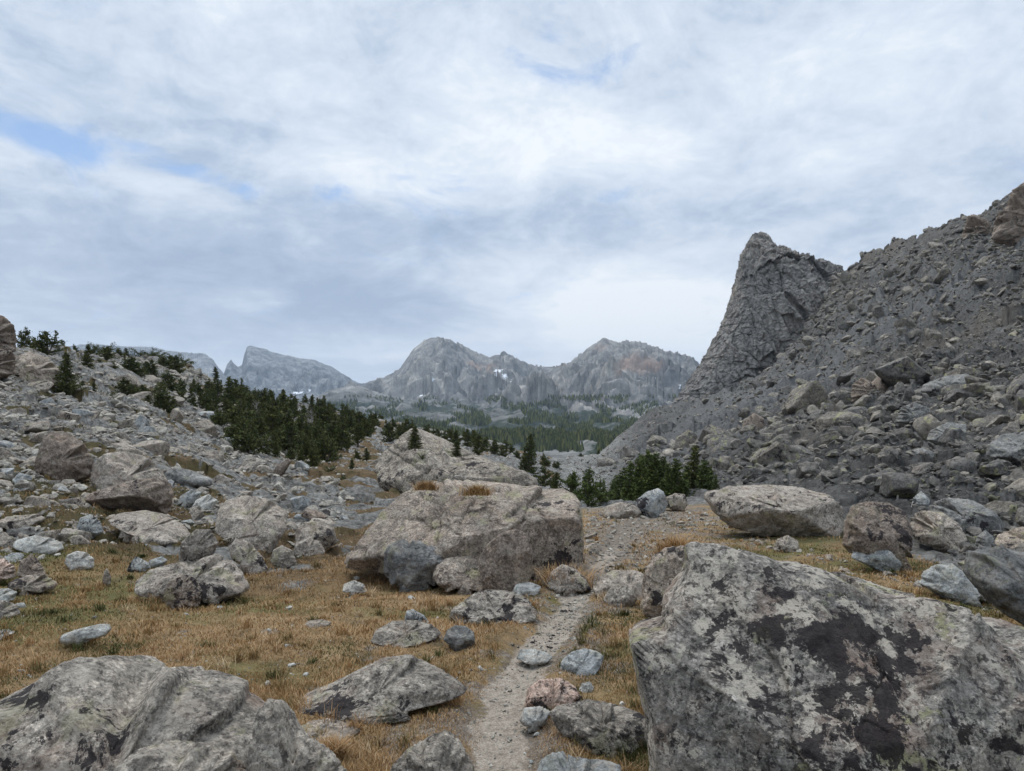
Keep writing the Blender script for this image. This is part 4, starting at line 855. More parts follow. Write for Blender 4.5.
def place_tone(x, y, r, spread=.28):
    """neighbouring rocks share a tint; the scree chutes are paler and bluer"""
    n = fbm(np.stack([x*.05, y*.05, x*0], -1), 4, 12, .6)
    return np.clip(.42+.30*n+r.normal(size=len(x))*spread+.2*chutes(x, y)[0], 0, 1)
def free(x, y, s, k=.8):
    ok = np.ones(len(x), bool)
    for fx, fy, fr, fw in FOOT:
        if fy > 60: continue
        ok &= np.hypot(x-fx, y-fy) > fr*k+s*.6
    return ok
def in_poly(px, row, poly):
    c = np.zeros(len(px), bool); n = len(poly)
    for i in range(n):
        (x1, y1), (x2, y2) = poly[i], poly[(i+1) % n]
        k = ((y1 > row) != (y2 > row)) & (px < (x2-x1)*(row-y1)/((y2-y1) or 1e-9)+x1); c ^= k
    return c
def scatter(r, n, poly, smin, smax, power, kfree=.8, maxm=4.5, chute=False):
    """n rocks spread evenly over a region of the picture; sizes in pixels with a power law"""
    P = np.array(poly, float); px = r.uniform(P[:, 0].min(), P[:, 0].max(), n); row = r.uniform(P[:, 1].min(), P[:, 1].max(), n)
    k = in_poly(px, row, poly); px = px[k]; row = row[k]
    x, y, ok = ray(px, row); x, y = x[ok], y[ok]
    u = r.uniform(0, 1, len(x)); s_px = smin*(1-u*(1-(smin/smax)**power))**(-1/power)
    s = np.minimum(s_px*y/F/2, maxm)
    k = free(x, y, s, kfree)
    if chute: ca, cb = chutes(x, y); k &= (s*F*2/y < 4.5) | (r.uniform(0, 1, len(x)) > 1.15*np.maximum(ca, cb))
    return x[k], y[k], s[k]
rs = np.random.default_rng(21)
LEFT = [(-60, 350), (20, 345), (100, 352), (170, 357), (215, 380), (240, 440), (330, 470), (345, 480), (352, 510), (338, 555), (290, 565), (262, 560), (210, 545), (110, 545), (40, 560), (-60, 575)]
LEFTUP = [(-60, 345), (100, 350), (180, 357), (225, 390), (330, 410), (470, 430), (540, 470), (340, 478), (230, 470), (120, 440), (-60, 450)]
RIGHT = [(1090, 170), (1000, 208), (940, 232), (840, 266), (830, 300), (760, 390), (680, 408), (600, 440), (560, 462), (600, 492), (700, 500), (850, 498), (860, 505), (905, 505), (970, 590), (1090, 640)]
RLOW = [(1090, 360), (900, 375), (780, 415), (690, 440), (590, 470), (700, 492), (845, 492), (905, 505), (965, 570), (1090, 640)]
RFLAT = [(585, 510), (700, 508), (770, 540), (850, 560), (960, 590), (1024, 620), (900, 585), (700, 530), (640, 590), (590, 590)]
MEADOW = [(0, 590), (130, 600), (350, 575), (470, 590), (600, 590), (650, 640), (660, 771), (0, 771)]
LIB_R = [angular(5, 300+i) for i in range(12)]
def add_individuals(sets, count, name, cat, lib_seed, level, tilt, mats, groups):
    pass
GROUPS = []
def individuals(x, y, s, r, lib, meshes, zlift, tilt, label, group, name='boulder', cat='boulder'):
    z = H(x, y)
    for i in range(len(x)):
        me = meshes[int(r.integers(len(meshes)))]
        o = bpy.data.objects.new(name, me); scene.collection.objects.link(o)
        o.location = (x[i], y[i], z[i]+s[i]*zlift); k = s[i]
        o.scale = (k*r.uniform(.9, 1.25), k*r.uniform(.85, 1.1), k*r.uniform(.8, 1.2))
        o.rotation_euler = (r.normal()*tilt, r.normal()*tilt, r.uniform(0, 6.28))
        tag(o, label, cat, group)
def mesh_set(name, lib, mat):
    out = []
    for V, T in lib:
        me = fast_mesh(name, V, T); me.materials.append(MAT[mat]); out.append(me)
    return out
M_TALUS = mesh_set('boulder', LIB_R, 'talus'); M_GRAN = mesh_set('boulder', LIB_R[:8], 'granite'); M_PALE = mesh_set('boulder', LIB_R[4:], 'pale'); M_BLUE = mesh_set('boulder', LIB_R[2:9], 'blue')
# countable boulders, the ones that show largest
x, y, s = scatter(rs, 330, RLOW, 22, 62, 1.5, .9)
k = np.argsort(-s/y)[:110]; individuals(x[k], y[k], s[k], rs, LIB_R, M_TALUS, .15, .35, 'dark grey angular boulder lying in the talus of the right slope', 'angular boulders of the right talus'); FOOT += [(a, b, c*.8, c*1.6) for a, b, c in zip(x[k], y[k], s[k])]
x, y, s = scatter(rs, 420, LEFT, 16, 46, 1.9, 1.0)
k = np.argsort(-s/y)[:70]; individuals(x[k], y[k], s[k], rs, LIB_R, M_GRAN, -.05, .25, 'pale grey granite boulder lying in the rubble of the left slope', 'granite boulders of the left slope'); FOOT += [(a, b, c*.8, c*1.6) for a, b, c in zip(x[k], y[k], s[k])]
k = np.argsort(-s/y)[70:105]; individuals(x[k], y[k], s[k]*.9, rs, LIB_R, M_BLUE, .05, .3, 'pale greenish blue slab of rock lying in the rubble of the left slope', 'greenish blue slabs of the left slope')
# small stones in the meadow and on the flat
x, y, s = scatter(rs, 150, MEADOW, 4, 14, 1.8, .9)
k = np.arange(len(x)) < 60; k &= trail_d(x, y) > .12
individuals(x[k], y[k], s[k], rs, LIB_R, M_PALE, .1, .2, 'small pale stone lying loose in the meadow grass', 'small loose stones of the meadow', 'stone', 'stone')
x, y, s = scatter(rs, 330, RFLAT, 6, 22, 1.6, .9)
k = np.arange(len(x)) < 90
individuals(x[k], y[k], s[k], rs, LIB_R, M_GRAN, .05, .2, 'small grey rock embedded in the brown ground of the right flat', 'small rocks of the right flat', 'stone', 'stone')
# rubble nobody could count
LIB_M = [angular(4, 500+i, .6, .05, .2) for i in range(14)]
LIB_S = [angular(3, 600+i, .6, .05, 0) for i in range(14)]
x, y, s = scatter(rs, 8500, RLOW, 6, 30, 1.5, .7); merged('talus_rubble', LIB_S, x, y, H(x, y)+s*.15, s, 'rubble_dark', rs, .5, tones=place_tone(x, y, rs))
x, y, s = scatter(rs, 70000, RIGHT, 1.6, 10, 2.0, .8, chute=True); merged('talus_rubble', HULLS, x, y, H(x, y)+s*.15, s, 'rubble_dark', rs, .5, tones=place_tone(x, y, rs, .36))
x, y, s = scatter(rs, 7500, LEFT, 4, 22, 1.4, .8); merged('slope_rubble', LIB_S, x, y, H(x, y)+s*.1, s, 'rubble_pale', rs, .4)
x, y, s = scatter(rs, 16000, LEFTUP, 1.8, 9, 1.8, .8); merged('slope_rubble', HULLS, x, y, H(x, y)+s*.1, s, 'rubble_pale', rs, .4)
x, y, s = scatter(rs, 5500, RFLAT, 2, 11, 1.5, .8); merged('gravel', HULLS, x, y, H(x, y)+s*.1, s, 'rubble_pale', rs, .3)
x, y, s = scatter(rs, 2200, MEADOW, 1.5, 5, 2.0, .9); k = trail_d(x, y) > .3; x, y, s = x[k], y[k], s[k]; merged('gravel', HULLS, x, y, H(x, y)+s*.1, s, 'rubble_pale', rs, .3, tones=(.3, 1.0))
RUP = [(1090, 170), (1000, 212), (940, 238), (850, 272), (800, 340), (740, 400), (700, 425), (900, 380), (1090, 350)]
x, y, s = scatter(rs, 5200, RUP, 4, 28, 1.7, .8, 6); merged('talus_rubble', LIB_S, x, y, H(x, y)+s*.1, s, 'rubble_dark', rs, .6, tones=place_tone(x, y, rs))
SEAM = [(672, 425), (690, 400), (760, 385), (800, 340), (835, 280), (862, 262), (850, 300), (800, 375), (740, 415)]
x, y, s = scatter(rs, 2600, SEAM, 2.5, 12, 1.7, .8, 6); merged('talus_rubble', LIB_S, x, y, H(x, y)+s*.2, s, 'rubble_dark', rs, .6, tones=place_tone(x, y, rs))
# broken blocks along the crest of the right ridge
cp = rs.uniform(835, 1090, 420); x, y, _ = ray(cp, np.full(420, -500.0)); s = np.clip(rs.pareto(2.2, 420)*3+3.5, 3, 13)*y/F/2; y = y-rs.uniform(0, 6, 420)
merged('ridge_rubble', LIB_M, x, y, H(x, y)-s*.1, s, 'rubble_dark', rs, .8, tones=(0, .5))
# grit and pebbles on the trail
tt = []
for (ax, ay), (bx, by) in zip(TR[1:-6], TR[2:-5]):
    L_ = math.hypot(bx-ax, by-ay); n = int(L_*260); t = rs.uniform(0, 1, n); w = rs.normal(size=n)*.15
    nx, ny = -(by-ay)/L_, (bx-ax)/L_; tt.append(np.stack([ax+(bx-ax)*t+nx*w, ay+(by-ay)*t+ny*w], -1))
tt = np.concatenate(tt); s = .004*rs.uniform(1, 1.0, len(tt))*(1-rs.uniform(0, .93, len(tt)))**-.75*np.clip(tt[:, 1]/6, .8, 2.5)
merged('trail_gravel', HULLS, tt[:, 0], tt[:, 1], H(tt[:, 0], tt[:, 1])+s*.2, s, 'rubble_pale', rs, .3, tones=(.6, 1.0))

tick('rocks')
# ------------------------------------------------------------------ trees
def foliage_mat(name, dark, mid, light, tip=None):
    m = Mat(name, .85, .15); t = m.at('tone')
    c = m.ramp(t, [(0, dark), (.5, mid), (.9, light), (1, tip or light)])
    c = m.mix(.35, c, m.ramp(m.rnd(), [(0, (.75, .8, .85)), (.5, (1, 1, 1)), (1, (1.25, 1.1, .85))]), 'MULTIPLY')
    return m.done(c)
MAT['needles'] = foliage_mat('needles', (.026, .032, .013), (.078, .09, .03), (.15, .155, .05), (.21, .19, .075))
MAT['needles_light'] = foliage_mat('needles_light', (.04, .055, .018), (.09, .115, .034), (.16, .185, .055), (.21, .19, .07))
_m = Mat('bark', .95, .1); MAT['bark'] = _m.done(_m.ramp(_m.noise(6, 6, .7, sc=(1, 1, .2)), [(.3, (.06, .048, .04)), (.7, (.16, .135, .115))]))
_m = Mat('dead_wood', .95, .1); MAT['dead_wood'] = _m.done(_m.ramp(_m.noise(5, 6, .7, sc=(1, 1, .2)), [(.3, (.16, .14, .125)), (.7, (.32, .29, .26))]))
def tube(pts, rad, n=6):
    pts = np.array(pts, float); V = []; T = []
    for i, p in enumerate(pts):
        d = pts[min(i+1, len(pts)-1)]-pts[max(i-1, 0)]; d /= np.linalg.norm(d)+1e-9
        a = np.cross(d, [0.3, 1, .1]); a /= np.linalg.norm(a); b = np.cross(d, a)
        for k in range(n):
            t = 2*math.pi*k/n; V.append(p+rad[i]*(math.cos(t)*a+math.sin(t)*b))
    for i in range(len(pts)-1):
        for k in range(n):
            a = i*n+k; b = i*n+(k+1) % n; T += [(a, b, b+n), (a, b+n, a+n)]
    return np.array(V), np.array(T, np.int32)
def join(L):
    V = []; T = []; o = 0
    for v, t in L: V.append(v); T.append(t+o); o += len(v)
    return np.concatenate(V), np.concatenate(T)
def tree_parts(kind, seed):
    """unit-height tree: trunk+limbs and a crown of small needle sprays"""
    r = np.random.default_rng(seed); tubes = []; C = []; Dn = []
    bend = r.normal(size=2)*.04
    tr = [(bend[0]*t*t, bend[1]*t*t, t*.96-.06*(t == 0)) for t in np.linspace(0, 1, 7)]
    w0 = {'spire': .018, 'pine': .030, 'shrub': .03}[kind]
    tubes.append(tube(tr, [w0*(1-.9*t) for t in np.linspace(0, 1, 7)]))
    def limb(z, a, L, up, dens, spread):
        b = np.array([bend[0]*z*z, bend[1]*z*z, z]); d = np.array([math.cos(a), math.sin(a), up])
        e = b+d*L; mid = b+d*L*.5+np.array([0, 0, -.02*L]); tubes.append(tube([b, mid, e], [w0*.35, w0*.22, w0*.08], 4))
        n = max(4, int(dens*L)); t = r.uniform(.12, 1.08, n)
        p = b+np.outer(t, d*L)+r.normal(size=(n, 3))*np.array([spread, spread, spread*.55])*(.5+.6*t[:, None]); C.append(p)
        Dn.append(d[None, :]*.6+np.array([0, 0, .35])+r.normal(size=(n, 3))*.55)
    if kind == 'spire':
        wd = r.uniform(.17, .24); z = r.uniform(.02, .08)
        while z < .97:
            rad = wd*(1-z)**.75*(1-.25*math.exp(-z/.06))
            for a in r.uniform(0, 6.28, 6): limb(z, a, rad*r.uniform(.65, 1.15), r.uniform(-.25, .1)+.5*z*z, 260, .014)
            z += r.uniform(.025, .045)
        sz = .032
    elif kind == 'pine':
        nl = int(r.integers(9, 14)); wd = r.uniform(.26, .38)
        for i in range(nl*4):
            z = r.uniform(.04, .97); prof = (1.05-z)**.6*(.55+.55*math.sin(min(1, z+.12)*math.pi))
            a = r.uniform(0, 6.28); limb(z*.9, a, wd*prof*r.uniform(.5, 1.2), r.uniform(.15, .9), 330, .032)
        # extra leader
        for k in range(int(r.integers(1, 4))):
            a = r.uniform(0, 6.28); o = np.array([math.cos(a), math.sin(a), 0])*r.uniform(.05, .16); h = r.uniform(.7, .98)
            tubes.append(tube([(0, 0, .15), o*.7+[0, 0, h*.5], o+[0, 0, h]], [w0*.6, w0*.4, w0*.1], 5))
            n = 170; t = r.uniform(.4, 1, n); p = np.outer(t, [0, 0, h])+o+r.normal(size=(n, 3))*.045*(1.3-t[:, None]); C.append(p); Dn.append(np.array([0, 0, .8])+r.normal(size=(n, 3))*.6)
        sz = .044
    else:
        for i in range(26):
            a = r.uniform(0, 6.28); limb(r.uniform(.02, .5), a, r.uniform(.3, .75), r.uniform(.2, 1.1), 130, .06)
        sz = .06
    C = np.concatenate(C); Dn = np.concatenate(Dn); Dn /= np.linalg.norm(Dn, axis=1)[:, None]; n = len(C)
    L = sz*r.uniform(.6, 1.5, n)[:, None]; side = np.cross(Dn, r.normal(size=(n, 3))); side /= np.linalg.norm(side, axis=1)[:, None]; wdt = L*.30
    V = np.stack([C-side*wdt*.5, C+Dn*L*.5-side*wdt, C+Dn*L, C+Dn*L*.5+side*wdt], 1).reshape(-1, 3)
    i = np.arange(n)*4; T = np.concatenate([np.stack([i, i+1, i+3], -1), np.stack([i+1, i+2, i+3], -1)])
    lump = pnoise(C*7, seed)*.9
    tone = np.clip(.45+lump*.35+r.normal(size=n)*.2, 0, 1)
    return join(tubes), (V, T, np.repeat(tone, 4))
TREES = {}
def tree_lib(kind, seeds, mat, key):
    out = []
    for sd_ in seeds:
        (tv, tt_), (cv, ct, tone) = tree_parts(kind, sd_)
        tm = fast_mesh('trunk', tv, tt_); tm.materials.append(MAT['bark']); cm = fast_mesh('crown', cv, ct, False); attr(cm, 'tone', tone); cm.materials.append(MAT[mat])
        out.append((tm, cm))
    TREES[key] = out
tree_lib('pine', range(8), 'needles', 'pine'); tree_lib('spire', range(20, 25), 'needles', 'fir'); tree_lib('shrub', range(40, 44), 'needles', 'shrub')
tree_lib('pine', range(50, 54), 'needles_light', 'pine_l'); tree_lib('spire', range(60, 66), 'needles_light', 'fir_l')
rt = np.random.default_rng(77)
def plant(kind, x, y, h, wide, label, group=None, zoff=0, v=None, cat='conifer'):
    lib = TREES[kind]; tm, cm = lib[int(rt.integers(len(lib))) if v is None else v % len(lib)]
    name = {'pine': 'pine_tree', 'pine_l': 'pine_tree', 'fir': 'fir_tree', 'fir_l': 'fir_tree', 'shrub': 'dwarf_pine'}[kind]
    o = bpy.data.objects.new(name, None); scene.collection.objects.link(o); o.empty_display_size = .2
    z = float(H(np.array([x]), np.array([y]), False)[0])
    o.location = (x, y, z-.03*h+zoff); o.rotation_euler = (0, 0, rt.uniform(0, 6.28)); o.scale = (h*wide, h*wide, h)
    for nm, me in (('trunk', tm), ('crown', cm)):
        c = bpy.data.objects.new(nm, me); scene.collection.objects.link(c); c.parent = o
    tag(o, label, cat, group); return o
def plant_px(kind, px, base, top, label, wide=1.0, group=None, Y=None, v=None):
    if Y is None:
        x, y, ok = ray(px, base); x, y = float(x[0]), float(y[0])
    else: y = Y; x = (px-HX)/F*Y
    zb = float(base_h(np.array([x]), np.array([y]))[0]) if Y is None else -(base-HY)/F*y
    zt = -(top-HY)/F*y; h = zt-float(base_h(np.array([x]), np.array([y]))[0])
    return plant(kind, x, y, max(h, .3), wide, label, group, v=v)
# skyline of the left hill
T_ = plant_px
T_('pine', 26, 352, 324, 'bushy pine next to the dark crag at the left end of the skyline', 1.1)
T_('pine', 35, 353, 335, 'lower pine between the two largest skyline pines on the left hill', .9)
T_('pine', 48, 357, 328, 'broadest dark pine on the skyline of the left hill', 1.5)
T_('fir', 63, 354, 339, 'small pointed conifer just right of the broadest skyline pine', 1.3)
T_('pine', 75, 356, 344, 'low round pine on the skyline left of the slim dark spire', 1.2)
T_('fir', 67, 394, 350, 'tall two tiered dark conifer standing below the skyline on the tan ledges', 1.2)
T_('fir', 87, 376, 343, 'slim dark spire conifer standing alone against the far pale ridge', 1.1)
T_('shrub', 71, 396, 376, 'wide dark shrubby base beside the two tiered conifer', 1.0)
T_('fir', 83, 397, 380, 'left one of two small bushy conifers on the ledge below the slim spire', 1.5)
T_('fir', 93, 396, 380, 'right one of two small bushy conifers on the ledge below the slim spire', 1.5)
T_('shrub', 107, 402, 390, 'lone round dwarf pine on the pale rocks below the hill crest', 1.0)
for (c, b, t, k, w) in [(108, 364, 346, 'pine', 1.2), (99, 370, 359, 'pine', 1), (119, 360, 349, 'pine', 1.2), (127, 358, 350, 'fir', 1.3), (114, 376, 364, 'pine', 1), (131, 378, 356, 'pine', 1.3), (138, 380, 363, 'pine', 1.2), (124, 398, 378, 'pine', 1.3),
        (133, 401, 384, 'pine', 1.2), (143, 400, 386, 'pine', 1.2), (151, 400, 385, 'shrub', 1), (147, 410, 397, 'fir', 1.4), (153, 377, 362, 'fir', 1.3), (146, 374, 361, 'pine', 1), (163, 371, 357, 'pine', 1.2), (158, 360, 353, 'shrub', .8), (170, 368, 356, 'pine', 1.1),
        (162, 400, 383, 'pine', 1.2), (168, 397, 370, 'pine', 1.1), (176, 376, 356, 'pine', 1.2), (184, 362, 357, 'shrub', .8), (159, 414, 391, 'pine', 1.1), (167, 417, 393, 'pine', 1.2), (178, 374, 362, 'pine', 1), (150, 356, 351, 'shrub', .8), (140, 355, 350, 'shrub', .9), (104, 352, 346, 'shrub', .8), (92, 352, 347, 'shrub', .7)]:
    T_(k, c, b, t-3, 'dark scattered conifer among the pale ledges of the left hillside', w*1.3, 'scattered conifers of the left hillside')
T_('fir', 216, 380, 366, 'small pointed conifer alone on the bare right shoulder of the left hill', 1.3)
T_('fir', 283, 408, 388, 'single spire poking above the forest edge below the square cliffed massif', 1.0, Y=120)
# forest stand
STAND = [(176, 392), (205, 384), (232, 386), (246, 398), (280, 404), (315, 408), (345, 414), (352, 430), (345, 448), (335, 472), (300, 474), (262, 462), (232, 452), (226, 440), (205, 424), (182, 420)]
n = 0; tries = 0; used = []
while n < 100 and tries < 6000:
    tries += 1; c = rt.uniform(176, 352); b = rt.uniform(392, 474)
    if not in_poly(np.array([c]), np.array([b]), STAND)[0]: continue
    if any(abs(c-u)*1.0+abs(b-w)*1.3 < 9.5 for u, w in used): continue
    used.append((c, b)); n += 1
    hh = rt.uniform(20, 40)*(1 if c > 225 else .8); hh = min(hh, b-np.interp(c, [176, 205, 232, 250, 280, 310, 345], [376, 380, 376, 388, 391, 397, 403])+rt.uniform(0, 4))
    if hh < 8: continue
    T_('pine' if rt.uniform() < .8 else 'fir', c, b, b-hh, 'dark green pine in the dense stand below the left hillside', rt.uniform(.95, 1.4), 'pines of the dense stand')
# right continuation behind the dome
for i in range(44):
    c = 346+i*4.9+rt.uniform(-2, 2); top = np.interp(c, [346, 380, 430, 470, 500, 530, 560], [405, 415, 424, 430, 440, 450, 461])+rt.uniform(-4, 5)
    T_('pine' if rt.uniform() < .8 else 'fir', c, top+30, top, 'dark pine in the line of trees behind the granite dome', rt.uniform(1.0, 1.4), 'pines behind the granite dome', Y=rt.uniform(95, 135))
for (c, b, h_) in [(350, 438, 26), (358, 446, 28), (366, 440, 24), (374, 432, 22), (345, 452, 26), (357, 462, 14)]:
    T_('pine', c, b, b-h_, 'loose pine on the pale rocks left of the granite dome', 1.1, 'loose pines left of the granite dome')
T_('fir', 528, 468, 432, 'tallest dark spire at the right end of the tree line behind the dome', 1.3, Y=75)
def on_dome(px, base, h_px, kind, label, wide, Y=31.5, v=0):
    y = Y; x = (px-HX)/F*y; zb = -(base-HY)/F*y; o = plant(kind, x, y, h_px/F*y, wide, label, v=v); o.location.z = zb-.02
on_dome(415, 449, 24, 'fir', 'cone shaped dark conifer on the top of the granite dome', 1.9, 31)
on_dome(456, 456, 16, 'fir', 'small conifer growing on the right shoulder of the granite dome', 1.9, 30, 1)
on_dome(422, 460, 7, 'shrub', 'tiny seedling in a crack below the conifer topping the dome', .8, 28.5, 1)
T_('fir', 367, 463, 447, 'small cone shaped conifer at the left foot of the granite dome', 1.8, v=2)
T_('fir', 352, 472, 458, 'smaller rounded conifer lower left of the dome foot on orange ground', 1.7, v=3)
T_('shrub', 342, 482, 474, 'dwarf pine tuft at the left edge of the orange hollow', .9)
T_('fir', 387, 493, 481, 'left one of two finger sized saplings before the very large boulder', 1.2, v=1)
T_('fir', 391, 493, 480, 'right one of two finger sized saplings before the very large boulder', 1.2, v=4)
T_('shrub', 330, 476, 464, 'low juniper like bush at the lower edge of the pine stand', .9)
# clump on the far side of the flat
T_('pine_l', 588, 508, 462, 'bright green bushy pine just right of the very large boulder', 1.1, Y=34)
T_('pine_l', 572, 508, 470, 'yellow green pine half hidden by the very large boulder', 1.1, Y=36)
T_('pine_l', 601, 508, 472, 'thin stemmed pine at the right side of the bright bushy one', .9, Y=35)
T_('pine', 556, 508, 470, 'dark low pine showing above the right end of the very large boulder', 1.1, Y=48)
T_('pine', 545, 500, 462, 'dark rounded pine behind the right shoulder of the granite dome', 1.2, Y=60)
for c, t in [(614, 478), (621, 470), (629, 465), (636, 460), (644, 456), (650, 452), (657, 455), (665, 460), (671, 466), (678, 461), (686, 466), (703, 463), (709, 470), (626, 482), (640, 475), (655, 474), (670, 478), (684, 478), (699, 475), (716, 478), (612, 488), (634, 486), (662, 482)]:
    T_('fir_l', c+rt.uniform(-1, 1), 508, t-5, 'green narrow conifer packed in the clump on the far side of the flat', rt.uniform(1.1, 1.5), 'conifers of the clump beyond the flat', Y=rt.uniform(38, 44))
T_('fir', 696, 508, 444, 'tallest darkest conifer at the right end of the clump beyond the flat', 1.1, Y=42)
for i in range(14):
    c = rt.uniform(565, 650); T_('pine', c, 470, np.interp(c, [565, 600, 650], [458, 448, 444])-rt.uniform(-3, 2), 'tiny far conifer on the rocky edge beyond the clump', 1.2, 'tiny conifers along the rocky edge', Y=rt.uniform(150, 230))
# grey dead trees in the stand
def dead(px, base, top, label, Y=None):
    x, y, ok = ray(px, base); x, y = float(x[0]), float(y[0]); z = float(base_h(np.array([x]), np.array([y]))[0]); h = -(top-HY)/F*y-z
    tb = [tube([(0, 0, -.1), (.03*h, 0, h*.5), (0, .02, h)], [.045*h, .03*h, .006*h], 6)]; br = []
    for i in range(26):
        a = rt.uniform(0, 6.28); zz = rt.uniform(.2, .95)*h; L = (.32*h)*(1-zz/h*.7); d = np.array([math.cos(a), math.sin(a), rt.uniform(.6, 1.4)]); b = np.array([.02, 0, zz])
        br.append(tube([b, b+d*L*.5, b+d*L+[0, 0, .1*L]], [.012*h, .008*h, .003*h], 4))
    o = bpy.data.objects.new('dead_tree', None); scene.collection.objects.link(o); o.location = (x, y, z)
    V, T = join(tb); link('trunk', fast_mesh('trunk', V, T), MAT['dead_wood'], o); V, T = join(br); link('branches', fast_mesh('branches', V, T), MAT['dead_wood'], o)
    tag(o, label, 'dead tree')
dead(256, 430, 401, 'bare grey dead tree with upswept branches in the middle of the pine stand')
dead(311, 440, 408, 'thin leafless grey tree in the right part of the pine stand')
# distant wood in the valley
tick('trees')
def distant_wood():
    r = np.random.default_rng(3); V1 = np.array([(math.cos(a)*.22, math.sin(a)*.22, 0) for a in np.linspace(0, 6.28, 6)[:-1]]+[(0, 0, 1)]); T1 = np.array([(i, (i+1) % 5, 5) for i in range(5)], np.int32)
    dep = bpy.context.evaluated_depsgraph_get(); dep.update()
    Vs = []; Ts = []; tn = []; o = 0; N_ = 0
    for it in range(26000):
        if it % 2: px, row = r.uniform(330, 720), r.uniform(396, 452)
        else: px, row = r.uniform(380, 700), 447-abs(r.normal())*14
        d = Vector(((px-HX)/F, 1, -(row-HY)/F)).normalized()
        p = np.array([[px*.035, row*.09, 0]]); 
        if fbm(p, 3, 4)[0] < (-.12 if row > 420 else .12): continue
        hit, loc, nor, idx, ob, mx = scene.ray_cast(dep, d*600, d)
        if not hit or not (ob.name.startswith('mountain') or ob.name.startswith('valley')): continue
        h = r.uniform(7, 13); P = V1*np.array([h, h, h*1.0])*1.05+np.array(loc)-[0, 0, 1.0]; Vs.append(P); Ts.append(T1+o); o += 6; tn.append(np.full(6, r.uniform(0, 1)))
        N_ += 1
    if not Vs: return
    me = fast_mesh('distant_wood', np.concatenate(Vs), np.concatenate(Ts), False); attr(me, 'tone', np.concatenate(tn)); tag(link('distant_wood', me, MAT['needles']), 'dark conifer wood covering the far valley floor and the feet of the peaks', kind='stuff')
distant_wood()

# ------------------------------------------------------------------ grass
tick('wood')
def grass_mat():
    m = Mat('grass_blades', .8, .15); t = m.at('tone')
    m.b.inputs['Subsurface Weight'].default_value = 0
    c = m.ramp(t, [(0, (.035, .045, .012)), (.25, (.085, .09, .028)), (.45, (.20, .14, .06)), (.65, (.34, .20, .085)), (.85, (.48, .30, .15)), (1, (.55, .41, .25))])
    return m.done(c)
MAT['grass'] = grass_mat()
def blades(name, x, y, hgt, lean=.5, tone=None, w=.0022, z=None, seed=0, label=None):
    r = np.random.default_rng(seed); n = len(x); z = H(x, y) if z is None else z
    h = hgt*r.uniform(.5, 1.3, n); a = r.uniform(0, 6.28, n); ln = r.uniform(.1, 1, n)*lean
    d = np.stack([np.cos(a)*ln, np.sin(a)*ln, np.ones(n)], -1); side = np.stack([-np.sin(a+r.normal(size=n)), np.cos(a), np.zeros(n)], -1); side /= np.linalg.norm(side, axis=1)[:, None]
    b = np.stack([x, y, z-.004], -1); ww = (w*np.clip(y/4, 1, 6))[:, None]*r.uniform(.7, 1.3, n)[:, None] if not np.isscalar(w) or True else w
    mid = b+d*h[:, None]*.55; tip = b+d*h[:, None]*np.array([1.5, 1.5, 1.0])
    V = np.stack([b-side*ww, b+side*ww, mid-side*ww*.7, mid+side*ww*.7, tip], 1).reshape(-1, 3); i = np.arange(n)*5
    T = np.concatenate([np.stack([i, i+1, i+3], -1), np.stack([i, i+3, i+2], -1), np.stack([i+2, i+3, i+4], -1)])
    me = fast_mesh(name, V, T, False); attr(me, 'tone', np.repeat(np.clip(tone, 0, 1), 5)); o = link(name, me, MAT['grass']); return o
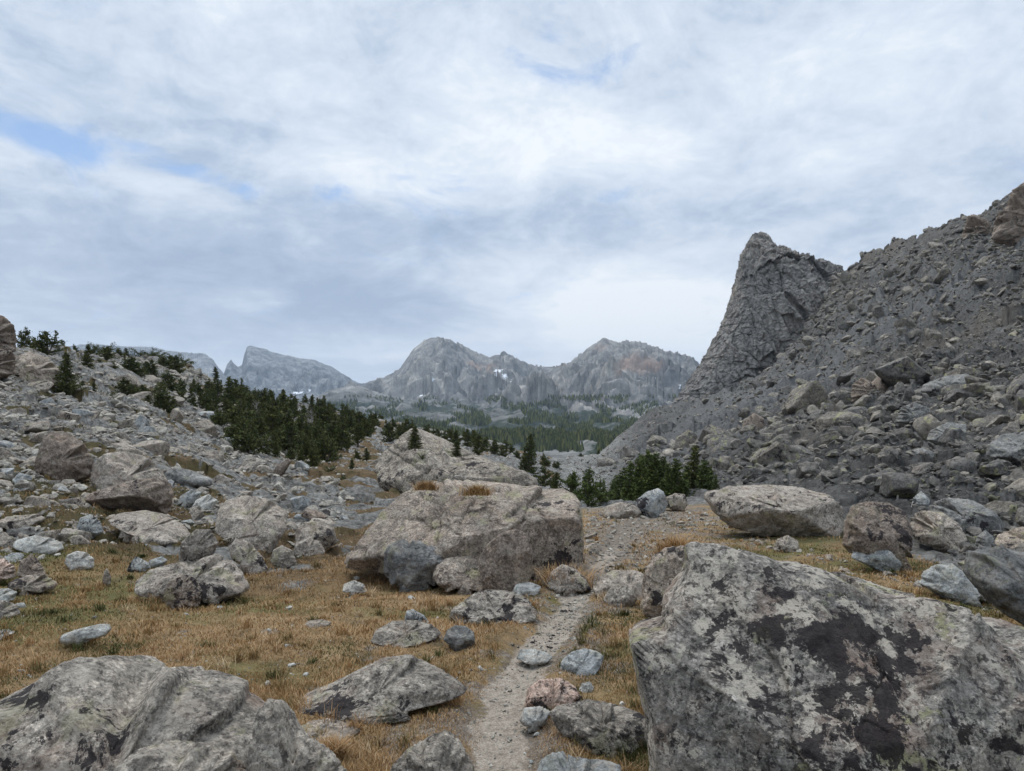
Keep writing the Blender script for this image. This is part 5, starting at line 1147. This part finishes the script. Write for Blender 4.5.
def grass_field():
    r = np.random.default_rng(8); N_ = 470000
    px = r.uniform(-260, 1180, N_); row = r.uniform(455, 800, N_)
    # clumping
    x = np.empty(0); X, Y_, ok = [], [], []
    for c in range(0, N_, 20000):
        a, b, k = ray(px[c:c+20000], row[c:c+20000]); X.append(a); Y_.append(b); ok.append(k)
    x = np.concatenate(X); y = np.concatenate(Y_); ok = np.concatenate(ok)
    x = x+r.normal(size=N_)*.02; y = y+r.normal(size=N_)*.03
    rock, dark = zones(x, y, base_h(x, y)); P = np.stack([x, y, x*0], -1)
    td = trail_d(x, y); cl = fbm(P*1.4, 4, 61); fine = fbm(P*6.5, 2, 62)
    right = sm(px, 540, 580)*(1-sm(px, 820, 880))*sm(y, 8, 13)
    k = ok & (rock*1.0+.0*cl < .55) & (td > .15+.11*fine+.09*cl) & (cl+.6*fine > -.85+.55*right) & (dark < .3) & (y < 26) & (r.uniform(0, 1, N_) < 1-.25*right)
    # turf pockets on the left slope
    k |= ok & (rock > .3) & (dark < .3) & (pocket_mask(x, y) > .5) & (y < 70) & (r.uniform(0, 1, N_) < .8)
    x, y, px, cl, fine, td = (v[k] for v in (x, y, px, cl, fine, td))
    for fx, fy, fr, fw in FOOT[:3]: pass
    g = fbm(np.stack([x*.55, y*.55, x*0], -1), 4, 63)
    green = sm(g, .05, .5)*.85+sm(-px, -330, -40)*sm(y, 7.5, 10)*.35
    tone = .68+.22*fine+.13*r.normal(size=len(x))-green*.42+.16*cl
    hg = np.clip(.028+.022*cl+.03*np.clip(fine, 0, 1), .012, .09)*np.clip(.75+y/22, .8, 1.7)*np.clip((td-.12)/.35, .35, 1)
    # taller tussocks standing out of the turf
    nc = 900; cx_ = r.integers(len(x), size=nc); rep = 46
    bx = np.repeat(x[cx_], rep)+r.normal(size=nc*rep)*.028*np.repeat(r.uniform(.6, 1.8, nc), rep); by = np.repeat(y[cx_], rep)+r.normal(size=nc*rep)*.028*np.repeat(r.uniform(.6, 1.8, nc), rep)
    bt = np.repeat(tone[cx_]+r.normal(size=nc)*.22-.06, rep)+r.normal(size=nc*rep)*.08; bh = np.repeat(r.uniform(.05, .12, nc), rep)
    ktd = trail_d(bx, by) > .3; x = np.concatenate([x, bx[ktd]]); y = np.concatenate([y, by[ktd]]); tone = np.concatenate([tone, bt[ktd]]); hg = np.concatenate([hg, bh[ktd]])
    o = blades('meadow_grass', x, y, hg, .8, tone, .0021, seed=9); tag(o, 'short rusty and olive meadow grass around the trail and boulders', None, None, 'stuff')
grass_field()
def tuft(px, row, wd, hh, label, tone=.75, n=900, Y=None, z=None, green=False):
    x0, y0, _ = ray(px, row); x0, y0 = float(x0[0]), float(y0[0])
    if Y is not None: y0 = Y; x0 = (px-HX)/F*Y
    r = np.random.default_rng(int(px*7+row)); rad = wd/F*y0/2; x = x0+r.normal(size=n)*rad*.5; y = y0+r.normal(size=n)*rad*.35
    zz = None if z is None else np.full(n, -(row-HY)/F*y0)-np.abs(x-x0)*.1
    o = blades('grass_tuft', x, y, hh/F*y0, 1.0, (.2 if green else tone)+r.normal(size=n)*.12, .0022, z=zz, seed=int(px)); tag(o, label, 'grass tuft')
tuft(567, 590, 44, 20, 'straw coloured grass tuft at the head of the trail before a low pale rock')
tuft(477, 494, 24, 9, 'orange grass tuft on top of the very large granite boulder', .6, 500, Y=11.0, z=1)
tuft(426, 489, 20, 8, 'brownish grass growing in the slanting crack of the very large boulder', .62, 500, Y=11.0, z=1)
tuft(195, 553, 14, 12, 'bright green grass tuft right of the tilted block in the left rubble', green=True)
tuft(240, 546, 16, 12, 'green grass tuft beside the leaning striped slab', green=True)
tuft(680, 560, 34, 20, 'dry grass tuft behind the tip of the huge foreground boulder', .7)
tuft(330, 756, 26, 16, 'tuft of straw grass beside the bottom left boulder chunk', .75)

tick('grass')
build_haze()
